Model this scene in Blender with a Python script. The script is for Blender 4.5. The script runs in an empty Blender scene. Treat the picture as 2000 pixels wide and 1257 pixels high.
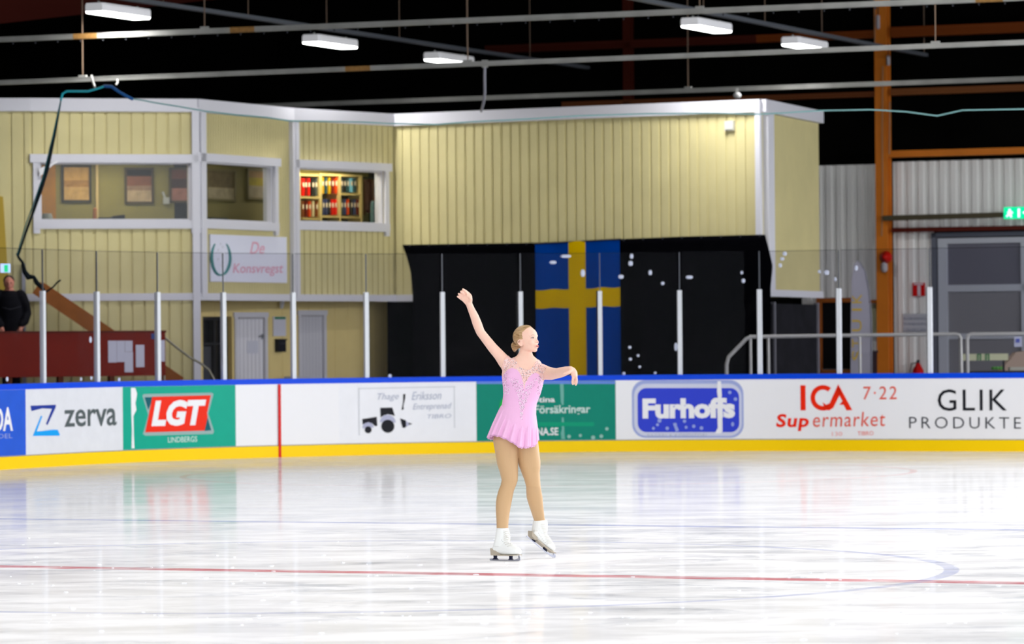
import bpy, bmesh, math, random
from mathutils import Vector, Matrix, noise
from mathutils.bvhtree import BVHTree
random.seed(7)
SC = bpy.context.scene
COL = SC.collection
PI = math.pi
# ---------------------------------------------------------------- camera
F = 8052.0                      # focal length in pixels of the 2000 px wide frame
HC = 1.612                      # lens height above the ice
PITCH = math.atan((669.4 - 628.5) / F)
cam_d = bpy.data.cameras.new('camera')
cam = bpy.data.objects.new('camera', cam_d)
COL.objects.link(cam)
SC.camera = cam
cam_d.sensor_width = 36
cam_d.lens = F / 2000 * 36
cam_d.clip_end = 400
cam_d.dof.use_dof = True
cam_d.dof.focus_distance = 30.5
cam_d.dof.aperture_fstop = 4.2
MC = Matrix.Rotation(PI / 2 + PITCH, 3, 'X') @ Matrix.Rotation(-0.0085, 3, 'Z')
cam.matrix_world = Matrix.Translation((0, 0, HC)) @ MC.to_4x4()
def ray(px, py):
    d = MC @ Vector(((px - 1000) / F, -(py - 628.5) / F, -1))
    return d / d.y
def at(px, py, Y):              # the point at distance Y whose image is (px, py)
    return Vector((0, 0, HC)) + ray(px, py) * Y
def proj(P):
    q = MC.transposed() @ (P - Vector((0, 0, HC)))
    return 1000 + F * q.x / -q.z, 628.5 - F * q.y / -q.z
# ---------------------------------------------------------------- rink frame
TH = -0.4133
RC = Vector((-1.4154, 29.3129, 0))
RB = Vector((math.cos(TH), math.sin(TH), 0))
RA = Vector((-math.sin(TH), math.cos(TH), 0))
RL, RW, RR, HB = 30.558, 29.848, 8.187, 1.126
def rk(s, t, z=0.0):
    return RC + RB * s + RA * t + Vector((0, 0, z))
# ---------------------------------------------------------------- world, lamps, exposure
W = bpy.data.worlds.new('world'); SC.world = W; W.use_nodes = True
_n = W.node_tree; _bg = _n.nodes['Background']; _tc = _n.nodes.new('ShaderNodeTexCoord'); _sp = _n.nodes.new('ShaderNodeSeparateXYZ'); _mr = _n.nodes.new('ShaderNodeMapRange')
_n.links.new(_tc.outputs['Generated'], _sp.inputs[0]); _n.links.new(_sp.outputs['Z'], _mr.inputs[0]); _n.links.new(_mr.outputs[0], _bg.inputs[1])
_bg.inputs[0].default_value = (0.88, 0.93, 1, 1)         # the rest of the bright hall around the camera, darker overhead
for _i, _q in enumerate((0.0, 0.5, 2.1, 0.1)): _mr.inputs[_i + 1].default_value = _q
SC.view_settings.view_transform = 'Standard'
SC.view_settings.look = 'None'
SC.view_settings.exposure = 0.9
SC.view_settings.gamma = 1
def area(name, loc, sx, sy, watts, rot=(0, 0, 0), col=(1, 0.98, 0.96)):
    l = bpy.data.lights.new(name, 'AREA'); l.shape = 'RECTANGLE'; l.size = sx; l.size_y = sy
    l.energy = watts; l.color = col
    o = bpy.data.objects.new(name, l); o.location = loc; o.rotation_euler = rot; COL.objects.link(o)
    return o
for s, tm, ln, w_ in ((-11, -6, 50, 300), (-4, -3, 58, 720), (3, -3, 58, 760), (9, -3, 58, 800), (19, 30, 36, 13000)):      # hall lamp rows along the rink; the last is added fill for right walls
    area('hall_and_fill_lamp_row', rk(s, tm, 7.4), 0.7, ln, w_, (0, 0, TH))
# ---------------------------------------------------------------- materials
def lin(c):
    return tuple(((x / 255) / 12.92 if x / 255 <= 0.04045 else ((x / 255 + 0.055) / 1.055) ** 2.4) for x in c)
MATS = {}
def mat(name, rgb, rough=0.6, metal=0.0, emit=None, estr=0, spec=0.12, var=0.0, vscale=6.0, bump=0.0):
    if name in MATS: return MATS[name]
    m = bpy.data.materials.new(name); m.use_nodes = True; nt = m.node_tree
    b = nt.nodes['Principled BSDF']; c = (*lin(rgb), 1)
    b.inputs['Base Color'].default_value = c; b.inputs['Roughness'].default_value = rough
    b.inputs['Metallic'].default_value = metal; b.inputs['Specular IOR Level'].default_value = spec
    if emit: b.inputs['Emission Color'].default_value = (*lin(emit), 1); b.inputs['Emission Strength'].default_value = estr
    if var or bump:
        tc = nt.nodes.new('ShaderNodeTexCoord'); n = nt.nodes.new('ShaderNodeTexNoise')
        n.inputs['Scale'].default_value = vscale; n.inputs['Detail'].default_value = 6
        nt.links.new(tc.outputs['Object'], n.inputs['Vector'])
        if var:
            r = nt.nodes.new('ShaderNodeMix'); r.data_type = 'RGBA'; r.blend_type = 'MULTIPLY'
            mp = nt.nodes.new('ShaderNodeMapRange'); mp.inputs[1].default_value = .3; mp.inputs[2].default_value = .7
            mp.inputs[3].default_value = 1 - var; mp.inputs[4].default_value = 1
            nt.links.new(n.outputs['Fac'], mp.inputs[0]); r.inputs[0].default_value = 1
            r.inputs[6].default_value = c; nt.links.new(mp.outputs[0], r.inputs[7])
            nt.links.new(r.outputs[2], b.inputs['Base Color'])
        if bump:
            bp = nt.nodes.new('ShaderNodeBump'); bp.inputs['Strength'].default_value = bump
            nt.links.new(n.outputs['Fac'], bp.inputs['Height']); nt.links.new(bp.outputs[0], b.inputs['Normal'])
    MATS[name] = m
    return m
# ---------------------------------------------------------------- object helpers
def wloc(o):
    v = Vector((0, 0, 0))
    while o: v = v + o.location; o = o.parent
    return v
def tag(o, label=None, cat=None, group=None, kind=None):
    if label: o['label'] = label
    if cat: o['category'] = cat
    if group: o['group'] = group
    if kind: o['kind'] = kind
    return o
def thing(name, label, cat, loc, group=None, kind=None):
    o = bpy.data.objects.new(name, None); o.empty_display_size = .1; o.location = loc; COL.objects.link(o)
    return tag(o, label, cat, group, kind)
class MB:
    def __init__(s): s.v = []; s.f = []; s.mi = []
    def add(s, vs, fs, mi=0):
        k = len(s.v); s.v += [Vector(v) for v in vs]
        s.f += [tuple(i + k for i in f) for f in fs]; s.mi += [mi] * len(fs); return s
    def hexa(s, p, mi=0):       # eight corners: bottom ring then top ring
        return s.add(p, [(3, 2, 1, 0), (4, 5, 6, 7), (0, 1, 5, 4), (1, 2, 6, 5), (2, 3, 7, 6), (3, 0, 4, 7)], mi)
    def box(s, c, d, ax=None, mi=0):   # centre, full sizes, optional axes
        X, Y, Z = ax or (Vector((1, 0, 0)), Vector((0, 1, 0)), Vector((0, 0, 1)))
        c = Vector(c); P = []
        for z in (-.5, .5):
            for x, y in ((-.5, -.5), (.5, -.5), (.5, .5), (-.5, .5)): P.append(c + X * x * d[0] + Y * y * d[1] + Z * z * d[2])
        return s.hexa(P, mi)
    def bar(s, a, b, w, h, mi=0):      # square bar between two points
        a = Vector(a); b = Vector(b); t = (b - a).normalized()
        u = t.cross(Vector((0, 0, 1)))
        u = Vector((1, 0, 0)) if u.length < .01 else u.normalized()
        v = u.cross(t); P = []
        for q in (a, b):
            for x, y in ((-.5, -.5), (.5, -.5), (.5, .5), (-.5, .5)): P.append(q + u * x * w + v * y * h)
        return s.hexa(P, mi)
    def rings(s, R, cap=True, mi=0, closed=False):
        n = len(R[0]); vs = [p for r in R for p in r]; fs = []
        for i in range(len(R) - (0 if closed else 1)):
            a = i * n; b = ((i + 1) % len(R)) * n
            for j in range(n): fs.append((a + j, a + (j + 1) % n, b + (j + 1) % n, b + j))
        if cap and not closed:
            fs.append(tuple(range(n - 1, -1, -1))); k = (len(R) - 1) * n; fs.append(tuple(k + j for j in range(n)))
        return s.add(vs, fs, mi)
    def tube(s, pts, rad, n=12, flat=None, mi=0, round_=True):
        pts = [Vector(p) for p in pts]
        if not hasattr(rad, '__len__'): rad = [rad] * len(pts)
        R = []; u = None; N = len(pts)
        seq = [(p, r) for p, r in zip(pts, rad)]
        tang = []
        for i in range(N):
            t = (pts[min(i + 1, N - 1)] - pts[max(i - 1, 0)]); tang.append(t.normalized() if t.length > 1e-9 else Vector((0, 0, 1)))
        if round_:
            T0, T1 = tang[0], tang[-1]
            pre = [(pts[0] - T0 * rad[0] * math.sin(a), rad[0] * math.cos(a)) for a in (1.4, 1.0, .5)]
            post = [(pts[-1] + T1 * rad[-1] * math.sin(a), rad[-1] * math.cos(a)) for a in (.5, 1.0, 1.4)]
            seq = pre + seq + post; tang = [T0] * 3 + tang + [T1] * 3
        for (p, r), t in zip(seq, tang):
            if u is None: u = t.cross(Vector((0.123, 1, 0.05))).normalized() if not flat else (flat[0] - t * flat[0].dot(t)).normalized()
            else: u = (u - t * u.dot(t)).normalized()
            v = t.cross(u); k = flat[1] if flat else 1
            R.append([p + u * r * math.cos(2 * PI * j / n) + v * r * k * math.sin(2 * PI * j / n) for j in range(n)])
        return s.rings(R, True, mi)
    def ell(s, c, ax, n=20, m=12, mi=0):
        A, B, C_ = ax; c = Vector(c)
        R = []
        for i in range(1, m):
            a = PI * i / m
            R.append([c - C_ * math.cos(a) + (A * math.cos(2 * PI * j / n) + B * math.sin(2 * PI * j / n)) * math.sin(a) for j in range(n)])
        return s.rings(R, True, mi)
    def prism(s, poly, vec, mi=0):     # polygon of points extruded by vec
        n = len(poly); P = [Vector(p) for p in poly]; vec = Vector(vec)
        return s.add(P + [p + vec for p in P], [tuple(range(n - 1, -1, -1)), tuple(range(n, 2 * n))] + [(i, (i + 1) % n, n + (i + 1) % n, n + i) for i in range(n)], mi)
    def build(s, name, m, parent=None, smooth=False, origin='base'):
        me = bpy.data.meshes.new(name)
        if parent is not None: org = wloc(parent)
        else:
            xs = [v.x for v in s.v]; ys = [v.y for v in s.v]; zs = [v.z for v in s.v]
            org = Vector(((min(xs) + max(xs)) / 2, (min(ys) + max(ys)) / 2, min(zs)))
            if origin == 'zero': org = Vector((0, 0, 0))
        me.from_pydata([v - org for v in s.v], [], s.f)
        ms = m if isinstance(m, (list, tuple)) else [m]
        for q in ms: me.materials.append(q)
        if len(ms) > 1: me.polygons.foreach_set('material_index', s.mi)
        bm = bmesh.new(); bm.from_mesh(me); bmesh.ops.recalc_face_normals(bm, faces=bm.faces); bm.to_mesh(me); bm.free()
        if smooth: me.polygons.foreach_set('use_smooth', [True] * len(me.polygons))
        me.update()
        o = bpy.data.objects.new(name, me); COL.objects.link(o)
        if parent is not None: o.parent = parent
        else: o.location = org
        return o
def inpoly(x, y, P):
    c = False; j = len(P) - 1
    for i in range(len(P)):
        if (P[i][1] > y) != (P[j][1] > y) and x < (P[j][0] - P[i][0]) * (y - P[i][1]) / (P[j][1] - P[i][1]) + P[i][0]: c = not c
        j = i
    return c
def interp(x, T):
    if x <= T[0][0]: return T[0][1]
    for (a, b), (c, d) in zip(T, T[1:]):
        if x <= c: return b + (d - b) * (x - a) / (c - a)
    return T[-1][1]
_tc = {}
def text_poly(txt, bold=0.0, shear=0.0, space=1.0):   # flat lettering: vertices and faces, bounding box normalised to 0..1
    key = (txt, bold, shear, space)
    if key in _tc: return _tc[key]
    c = bpy.data.curves.new('t', 'FONT'); c.body = txt; c.size = 1; c.offset = bold; c.shear = shear; c.space_character = space
    c.resolution_u = 3
    o = bpy.data.objects.new('t', c); COL.objects.link(o); bpy.context.view_layer.update()
    me = bpy.data.meshes.new_from_object(o.evaluated_get(bpy.context.evaluated_depsgraph_get()))
    vs = [(v.co.x, v.co.y) for v in me.vertices]; fs = [tuple(p.vertices) for p in me.polygons]
    bpy.data.objects.remove(o); bpy.data.curves.remove(c); bpy.data.meshes.remove(me)
    x0 = min(v[0] for v in vs); x1 = max(v[0] for v in vs); y0 = min(v[1] for v in vs); y1 = max(v[1] for v in vs)
    vs = [((x - x0) / (x1 - x0), (y - y0) / (y1 - y0)) for x, y in vs]
    _tc[key] = (vs, fs); return vs, fs
# ================================================================ ICE AND FLOORS
M_white = mat('white_paint', (225, 225, 230), .45)
def outline(off=0.0, n=16, z=0.0):
    P = [rk(-RW / 2 - off, -31, z), rk(-RW / 2 - off, -10, z), rk(-RW / 2 - off, 10, z)]
    for k in range(n * 2 + 1):
        a = PI / 2 * k / (n * 2); P.append(rk(-RW / 2 + RR - (RR + off) * math.cos(a), RL - RR + (RR + off) * math.sin(a), z))
    for k in range(n * 2 + 1):
        a = PI / 2 * k / (n * 2); P.append(rk(RW / 2 - RR + (RR + off) * math.sin(a), RL - RR + (RR + off) * math.cos(a), z))
    P += [rk(RW / 2 + off, -31, z)]
    return P
def ice_material():
    m = bpy.data.materials.new('scratched_ice'); m.use_nodes = True; nt = m.node_tree; N = nt.nodes; L = nt.links
    for n in list(N): N.remove(n)
    out = N.new('ShaderNodeOutputMaterial'); geo = N.new('ShaderNodeNewGeometry'); pos = geo.outputs['Position']
    def math_(op, a, b=None):
        n = N.new('ShaderNodeMath'); n.operation = op
        for i, x in enumerate((a, b)):
            if x is None: continue
            if isinstance(x, (int, float)): n.inputs[i].default_value = x
            else: L.new(x, n.inputs[i])
        return n.outputs[0]
    def dot(v):
        n = N.new('ShaderNodeVectorMath'); n.operation = 'DOT_PRODUCT'; L.new(pos, n.inputs[0]); n.inputs[1].default_value = v; return n.outputs['Value']
    S = math_('SUBTRACT', dot(RB), RC.dot(RB)); T = math_('SUBTRACT', dot(RA), RC.dot(RA))
    def noise_(scale, detail, sx=1, sy=1, rot=0, dist=0, rough=.5):
        mp = N.new('ShaderNodeMapping'); mp.inputs['Scale'].default_value = (sx, sy, 1); mp.inputs['Rotation'].default_value = (0, 0, rot)
        L.new(pos, mp.inputs[0]); n = N.new('ShaderNodeTexNoise'); n.inputs['Scale'].default_value = scale; n.inputs['Detail'].default_value = detail
        n.inputs['Distortion'].default_value = dist; n.inputs['Roughness'].default_value = rough
        L.new(mp.outputs[0], n.inputs['Vector']); return n.outputs['Fac']
    def ramp(x, a, b, c=0, d=1):
        n = N.new('ShaderNodeMapRange'); n.interpolation_type = 'SMOOTHSTEP'; n.clamp = True; L.new(x, n.inputs[0])
        for i, q in enumerate((a, b, c, d)): n.inputs[i + 1].default_value = q
        return n.outputs[0]
    def mixc(f, a, b):
        n = N.new('ShaderNodeMix'); n.data_type = 'RGBA'
        L.new(f, n.inputs[0])
        for i, x in ((6, a), (7, b)):
            if isinstance(x, tuple): n.inputs[i].default_value = (*x, 1)
            else: L.new(x, n.inputs[i])
        return n.outputs[2]
    band = lambda x, c, hw: ramp(math_('ABSOLUTE', math_('SUBTRACT', x, c)), hw, hw * 1.15 + .01, 1, 0)
    def ring(cs, ct, r, hw):
        a = math_('SUBTRACT', S, cs); b = math_('SUBTRACT', T, ct)
        d = math_('SQRT', math_('ADD', math_('MULTIPLY', a, a), math_('MULTIPLY', b, b)))
        return band(d, r, hw)
    near = ramp(T, 4, 15, 1, 0)                         # the ice beyond the blue line is fresher
    patches = ramp(noise_(.42, 8, 1, 1.0, TH, 1.6, .6), .485, .57)
    fine = ramp(noise_(2.2, 9, 1, 1.7, .3, .6, .7), .46, .60)
    streak = ramp(noise_(1.0, 6, .55, 5, .12, .4, .65), .45, .62)
    cut = ramp(noise_(7, 6, .12, 3, -.35, .9, .7), .60, .66)
    wet = math_('MULTIPLY', math_('MULTIPLY', patches, math_('ADD', math_('MULTIPLY', fine, .55), math_('MULTIPLY', streak, .45))), math_('ADD', math_('MULTIPLY', near, .75), .25))
    base = mixc(wet, (0.95, .955, .98), (0.66, .68, .73))
    keep = math_('SUBTRACT', 1.0, math_('MULTIPLY', ramp(noise_(1.3, 8, 1, 2.5, .1, 0, .7), .42, .62), .6))
    red = math_('MULTIPLY', band(T, 0, .13), keep)
    base = mixc(math_('MULTIPLY', red, .85), base, (.62, .12, .15))
    blue = math_('MULTIPLY', math_('ADD', band(T, 7.3, .1), math_('MULTIPLY', ring(0, 0, 4.5, .045), .7)), keep)
    base = mixc(math_('MULTIPLY', blue, .6), base, (.16, .22, .58))
    r2 = math_('MULTIPLY', math_('ADD', ring(-7, RL - 10, 4.5, .035), band(T, RL - 4, .025)), keep)
    base = mixc(math_('MULTIPLY', r2, .45), base, (.75, .2, .2))
    base = mixc(math_('MULTIPLY', cut, math_('MULTIPLY', near, .9)), base, (.95, .95, .97))
    dif = N.new('ShaderNodeBsdfDiffuse'); L.new(base, dif.inputs[0])
    gl = N.new('ShaderNodeBsdfGlossy'); gl.inputs['Roughness'].default_value = .06; gl.inputs[0].default_value = (.93, .96, 1, 1)
    mx = N.new('ShaderNodeMixShader')
    smooth = ramp(noise_(.9, 7, .8, 1.6, TH, .3, .65), .35, .65)
    fac = math_('ADD', math_('MULTIPLY', smooth, .26), math_('MULTIPLY', wet, .06)); fac = math_('ADD', fac, .04); fac = math_('ADD', fac, math_('MULTIPLY', math_('SUBTRACT', 1.0, near), .20))
    L.new(fac, mx.inputs[0]); L.new(dif.outputs[0], mx.inputs[1]); L.new(gl.outputs[0], mx.inputs[2])
    bp = N.new('ShaderNodeBump'); bp.inputs['Strength'].default_value = .05; bp.inputs['Distance'].default_value = .01
    L.new(noise_(6, 5, 1, 3, .1), bp.inputs['Height']); L.new(bp.outputs[0], gl.inputs['Normal'])
    L.new(mx.outputs[0], out.inputs[0]); return m
P = outline(0)
b = MB(); n = len(P); b.add(P + [p - Vector((0, 0, .03)) for p in P], [tuple(range(n)), tuple(range(2 * n - 1, n - 1, -1))] + [(i, (i + 1) % n, n + (i + 1) % n, n + i) for i in range(n)])
ice = b.build('floor', ice_material(), origin='zero'); tag(ice, kind='structure')
b = MB(); b.box((0, 40, -.08), (90, 110, .1)); tag(b.build('floor', mat('grey_concrete', (95, 95, 98), .8, var=.3), origin='zero'), kind='structure')
# snow and shavings scattered on the ice
b = MB()
for i in range(170):
    px = random.uniform(20, 1980); py = random.choice([random.gauss(1120, 25), random.uniform(1060, 1250), random.gauss(1205, 9)])
    Y = F * HC / max(60, (py - 669.4 - (1000 - px) * .0085)); p = at(px, py, Y); p.z = .002; r = random.uniform(.004, .013)
    b.ell(p, (Vector((r * random.uniform(1, 2.2), 0, 0)), Vector((0, r, 0)), Vector((0, 0, r * .6))), 7, 4)
tag(b.build('snow_crumbs', mat('snow', (245, 246, 250), .8)), 'loose white snow crumbs scraped up across the ice', 'snow', kind='stuff')
# ================================================================ BOARDS
BP = []                         # centre line of the boards with arc length
NB = 240
def _bp():
    pts = []
    for k in range(60): pts.append((rk(-RW / 2, -8 + (RL - RR + 8) * k / 60), -RB))
    for k in range(80):
        a = PI / 2 * k / 80; nrm = -RB * math.cos(a) + RA * math.sin(a)
        pts.append((rk(-RW / 2 + RR, RL - RR) + nrm * RR, nrm))
    for k in range(61): pts.append((rk(-RW / 2 + RR + 14.5 * k / 60, RL), RA))
    s = 0; out = []
    for i, (p, nr) in enumerate(pts):
        if i: s += (p - pts[i - 1][0]).length
        out.append((s, p, nr))
    return out
BP = _bp()
def brd(s, z, off=0.0):         # off > 0: out of the rink, away from the ice
    lo = 0; hi = len(BP) - 1
    while hi - lo > 1:
        m_ = (lo + hi) // 2
        if BP[m_][0] <= s: lo = m_
        else: hi = m_
    a, c = BP[lo], BP[hi]; t = (s - a[0]) / (c[0] - a[0])
    nr = a[2].lerp(c[2], t)
    return a[1].lerp(c[1], t) + nr * off + Vector((0, 0, z))
SP = [(proj(p + Vector((0, 0, .55)))[0], s) for s, p, _ in BP if p.y > 30]
SP = [q for i, q in enumerate(SP) if i == 0 or q[0] > SP[i - 1][0]]
def spx(px): return interp(px, SP) if SP[0][0] <= px <= SP[-1][0] else (SP[0][1] + (px - SP[0][0]) * .008 if px < SP[0][0] else SP[-1][1] + (px - SP[-1][0]) * .008)
def bz(px, py):                 # height on the board that shows at (px, py)
    s = spx(px); y0 = proj(brd(s, 0))[1]; y1 = proj(brd(s, HB))[1]; return (y0 - py) / (y0 - y1) * HB
def ruled(name, m, parent, s0, s1, z0, z1, o0, o1, step=.25, bev=0):
    n = max(2, int((s1 - s0) / step) + 1); R = []
    for k in range(n + 1):
        s = s0 + (s1 - s0) * k / n
        R.append([brd(s, z0, o0), brd(s, z0, o1), brd(s, z1, o1), brd(s, z1, o0)])
    return MB().rings(R).build(name, m, parent)
S0, S1 = spx(-90) - 7, min(spx(2110) + 5, BP[-1][0] - .1)
bd = thing('dasher_boards', 'curved white rink boards with blue cap rail and yellow kick strip', 'rink boards', brd((S0 + S1) / 2, 0))
M_board = mat('board_plastic', (236, 237, 241), .35, var=.05, vscale=2.5)
ruled('board_panel', M_board, bd, S0, S1, 0, HB - .07, .0, .05)
ruled('cap_rail', mat('cap_blue', (0, 72, 225), .35), bd, S0, S1, HB - .075, HB, -.012, .13)
ruled('kick_strip', mat('kick_yellow', (255, 212, 0), .4), bd, S0, S1, .0, .165, -.014, 0)
sg = spx(545); ruled('goal_line_stripe', mat('line_red', (215, 25, 20), .4), bd, sg - .022, sg + .022, 0, HB - .08, -.020, -.0142, .02)
ruled('scuff_rail', mat('rail_grey', (130, 132, 150), .5), bd, S0, S1, .166, .176, -.006, 0)
def clipx(P, x, keep):          # keep the part of the polygon on one side of a vertical line
    out = []
    for i in range(len(P)):
        a, c = P[i - 1], P[i]; ia, ic = (a[0] - x) * keep >= 0, (c[0] - x) * keep >= 0
        if ia != ic: t = (x - a[0]) / (c[0] - a[0]); out.append((x, a[1] + (c[1] - a[1]) * t))
        if ic: out.append(c)
    return out
def flat_on_board(mb, pts, off, th=.003):   # printed shape given in pixels, following the curve of the boards
    x = min(p[0] for p in pts); x1 = max(p[0] for p in pts); V = {}; vs = []; fs = []
    while x < x1 - .01:
        Q = clipx(clipx(pts, x, 1), x + 10, -1); f = []
        for q in Q:
            k = (round(q[0], 2), round(q[1], 2))
            if k not in V: V[k] = len(vs); vs.append(brd(spx(q[0]), bz(q[0], q[1]), -off))
            if V[k] not in f: f.append(V[k])
        if len(f) > 2: fs.append(tuple(f))
        x += 10
    mb.add(vs, fs)
def strip_on_board(mb, x0, x1, y0a, y1a, y0b, y1b, off, th=.003):   # quad strip following the curve
    n = max(1, int(abs(x1 - x0) / 18))
    for k in range(n):
        t0 = k / n; t1 = (k + 1) / n; a = x0 + (x1 - x0) * t0; c = x0 + (x1 - x0) * t1
        flat_on_board(mb, [(a, y1a + (y1b - y1a) * t0), (c, y1a + (y1b - y1a) * t1), (c, y0a + (y0b - y0a) * t1), (a, y0a + (y0b - y0a) * t0)], off, th)
def ytop(px): return proj(brd(spx(px), HB - .078))[1]
def ybot(px): return proj(brd(spx(px), .178))[1]
def sheet(parent, name, x0, x1, m, off=.003, ya=None, yb=None):
    mb = MB(); n = max(1, int((x1 - x0) / 18)); R = []
    for k in range(n + 1):
        x = x0 + (x1 - x0) * k / n; s = spx(x); zt = HB - .078 if ya is None else bz(x, ya); zb = .178 if yb is None else bz(x, yb)
        R.append([brd(s, zb, -off), brd(s, zb, -off + .003), brd(s, zt, -off + .003), brd(s, zt, -off)])
    return mb.rings(R).build(name, m, parent)
def words(parent, name, txt, x0, x1, ytA, ybA, m, slope=0.0, bold=0.0, shear=0.0, space=1.0, off=.009):
    vs, fs = text_poly(txt, bold, shear, space); mb = MB(); P = []
    for u, v in vs:
        px = x0 + (x1 - x0) * u; py = ybA + (ytA - ybA) * v + slope * (px - x0)
        P.append(brd(spx(px), bz(px, py), -off))
    mb.add(P, fs); return mb.build(name, m, parent)
def polyp(parent, name, polys, m, off=.006):
    mb = MB()
    for p in polys: flat_on_board(mb, p, off)
    o = mb.build(name, m, parent)
    if name == 'snow_fleck': o['kind'] = 'stuff'
    return o
def disc(cx, cy, r, n=20, rx=None): return [(cx + (rx or r) * math.cos(2 * PI * k / n), cy + r * math.sin(2 * PI * k / n)) for k in range(n)]
def roundrect(x0, x1, y0, y1, r, n=6):
    P = []
    for cx, cy, a0 in ((x1 - r, y0 + r, -PI / 2), (x1 - r, y1 - r, 0), (x0 + r, y1 - r, PI / 2), (x0 + r, y0 + r, PI)):
        for k in range(n + 1): a = a0 + PI / 2 * k / n; P.append((cx + r * math.cos(a), cy + r * math.sin(a)))
    return P
def ad(label, x0, x1, bg):
    t = thing('advertising_panel', label, 'advertisement', brd(spx((x0 + x1) / 2), .18, -.003), 'sponsor panels on the rink boards')
    sheet(t, 'backing_sheet', x0, x1, bg)
    return t
K_white = mat('ad_white', (240, 240, 243), .4); K_black = mat('ad_black', (22, 22, 30), .45); K_red = mat('ad_red', (240, 40, 5), .4)
a = ad('blue advertising panel with white capitals at the left edge of the boards', -88, 50, mat('ad_blue', (35, 92, 214), .35, var=.12, vscale=4))
words(a, 'lettering', 'ODA', -34, 24, 796, 843, K_white, -.03, .03); words(a, 'small_lettering', 'HANDEL', -40, 23, 848, 857, mat('ad_pale_blue', (150, 165, 225), .5), -.03)
a = ad('white advertising panel with blue Z-shaped emblem and grey lower-case word', 50, 239.5, mat('ad_white_worn', (226, 228, 234), .4, var=.05))
polyp(a, 'emblem_top_stroke', [[(59, 792), (109, 790), (108, 796), (92, 829.5), (89, 827.5), (101, 798), (82, 797), (61, 802.5)]], mat('ad_navy', (22, 52, 150), .4))
polyp(a, 'emblem_bottom_stroke', [[(79.5, 811), (82, 812.5), (71, 842), (80, 841.5), (90, 840), (103, 838.5), (112, 839), (116, 848), (115, 850.5), (63, 851)]], mat('ad_cyan', (0, 160, 240), .4))
words(a, 'lettering', 'zerva', 125, 227, 800, 834, mat('ad_grey', (84, 94, 96), .4), -.035, .012)
a = ad('green advertising panel with slanted red emblem of three white letters', 239.5, 460, mat('ad_green', (0, 168, 142), .35, var=.06))
polyp(a, 'emblem_border', [[(278, 772), (281, 769.2), (413, 766.3), (417, 769), (406.5, 807.5), (417.5, 842), (415, 847), (283, 850.5), (278.5, 847), (289, 810)]], mat('ad_silver', (150, 178, 176), .4), .005)
for q in ([(282, 775.5), (300, 775), (289, 800)], [(404.5, 813), (412, 840), (398, 841)]): polyp(a, 'emblem_teal_corner', [q], mat('ad_teal', (0, 92, 104), .4), .0065)
polyp(a, 'emblem_red_field', [[(297, 774.5), (411.5, 771.5), (404, 806), (405, 813), (398.5, 840.5), (282.5, 844), (290, 810)]], K_red, .008)
words(a, 'lettering', 'LGT', 294.5, 402, 782, 832.5, K_white, -.025, .05, .22, 1.02, .011)
words(a, 'small_lettering', 'LINDBERGS', 327, 384, 853, 864, mat('ad_pale_green', (200, 232, 224), .5), -.03, .01)
polyp(a, 'peeling_tape', [[(255.5, 757), (264, 757), (267.5, 768), (266, 778), (264, 787), (266, 800), (262, 808), (260, 812), (260.5, 850), (261.5, 875), (256, 875), (257, 840), (256, 806)]], K_white)
a = ad('plain white board panel beside the red goal line stripe', 460.5, 662, K_white)
a = ad('white advertising panel with black tractor silhouette and faded grey script', 662, 930.5, mat('ad_white_tractor', (238, 239, 244), .4, var=.03))
b = MB()
for x0, x1, y0, y1 in ((700, 890, 757.5, 759.5), (700, 702, 757, 850), (886.5, 888.5, 756, 835)): strip_on_board(b, x0, x1, y0, y1, y0 - .02 * (x1 - x0), y1 - .02 * (x1 - x0), .006)
b.build('frame_line', mat('ad_line', (206, 209, 214), .5), a)
K_lil = mat('ad_lilac', (178, 180, 205), .5)
for nm, q in (('rear_wheel_arch', [(742, 824)] + [(757 + 15.5 * math.cos(t), 825 - 15.5 * math.sin(t)) for t in [PI - k * PI / 10 for k in range(11)]]), ('front_wheel_arch', [(708, 836)] + [(718.5 + 11 * math.cos(t), 834.5 - 11 * math.sin(t)) for t in [PI - k * PI / 10 for k in range(11)]]), ('plough_shade', [(792, 822), (803, 827), (793, 833)])): polyp(a, nm, [q], K_lil)
polyp(a, 'tractor_silhouette', [[(742.5, 796), (766, 795.5), (771, 812), (765, 810), (757, 808.5), (749, 811), (743, 815)], [(707, 818), (735.5, 813.5), (736.5, 831), (732, 832), (726, 826), (719, 824), (712, 826), (708, 829)], disc(757, 832, 12.8), disc(718.5, 838.8, 6.8), [(781, 816.5), (792.5, 820.5), (792.8, 833), (789, 835.5), (785.5, 834.5)], [(797.5, 825), (805, 827), (798.5, 829.5)]], K_black, .008)
K_faint = mat('ad_faint', (178, 184, 200), .5)
words(a, 'lettering', 'Thage', 737, 779, 768, 784, K_faint, -.03, 0, .3); words(a, 'lettering', 'Eriksson', 804, 862, 765, 781, K_faint, -.03, 0, .3)
words(a, 'lettering', 'Entreprenad', 806, 882, 788, 803, K_faint, -.03, 0, .3); words(a, 'lettering', 'TIBRO', 834, 881, 809, 817, K_faint, -.03, 0, .2)
polyp(a, 'script_initial', [[(787.5, 769.5), (792, 769), (791.5, 777), (788, 792), (788.5, 799.5), (784, 800), (787, 785)]], mat('ad_olive_black', (45, 45, 45), .5))
a = ad('dark green advertising panel with white lettering behind the skater', 930.5, 1202.5, mat('ad_dark_green', (0, 134, 113), .35, var=.05))
words(a, 'lettering', 'Östgötina', 1000, 1084, 773, 789, K_white, -.012, .02); words(a, 'lettering', 'Försäkringar', 1044, 1153, 791, 812, mat('ad_green_white', (205, 228, 222), .5), -.01, .02)
words(a, 'lettering', 'LINA.SE', 1036, 1090, 835, 850, K_white, -.01, .02)
sheet(a, 'light_bar', 975, 1160, mat('ad_mid_green', (0, 154, 116), .4), .006, 824, 832)
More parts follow.
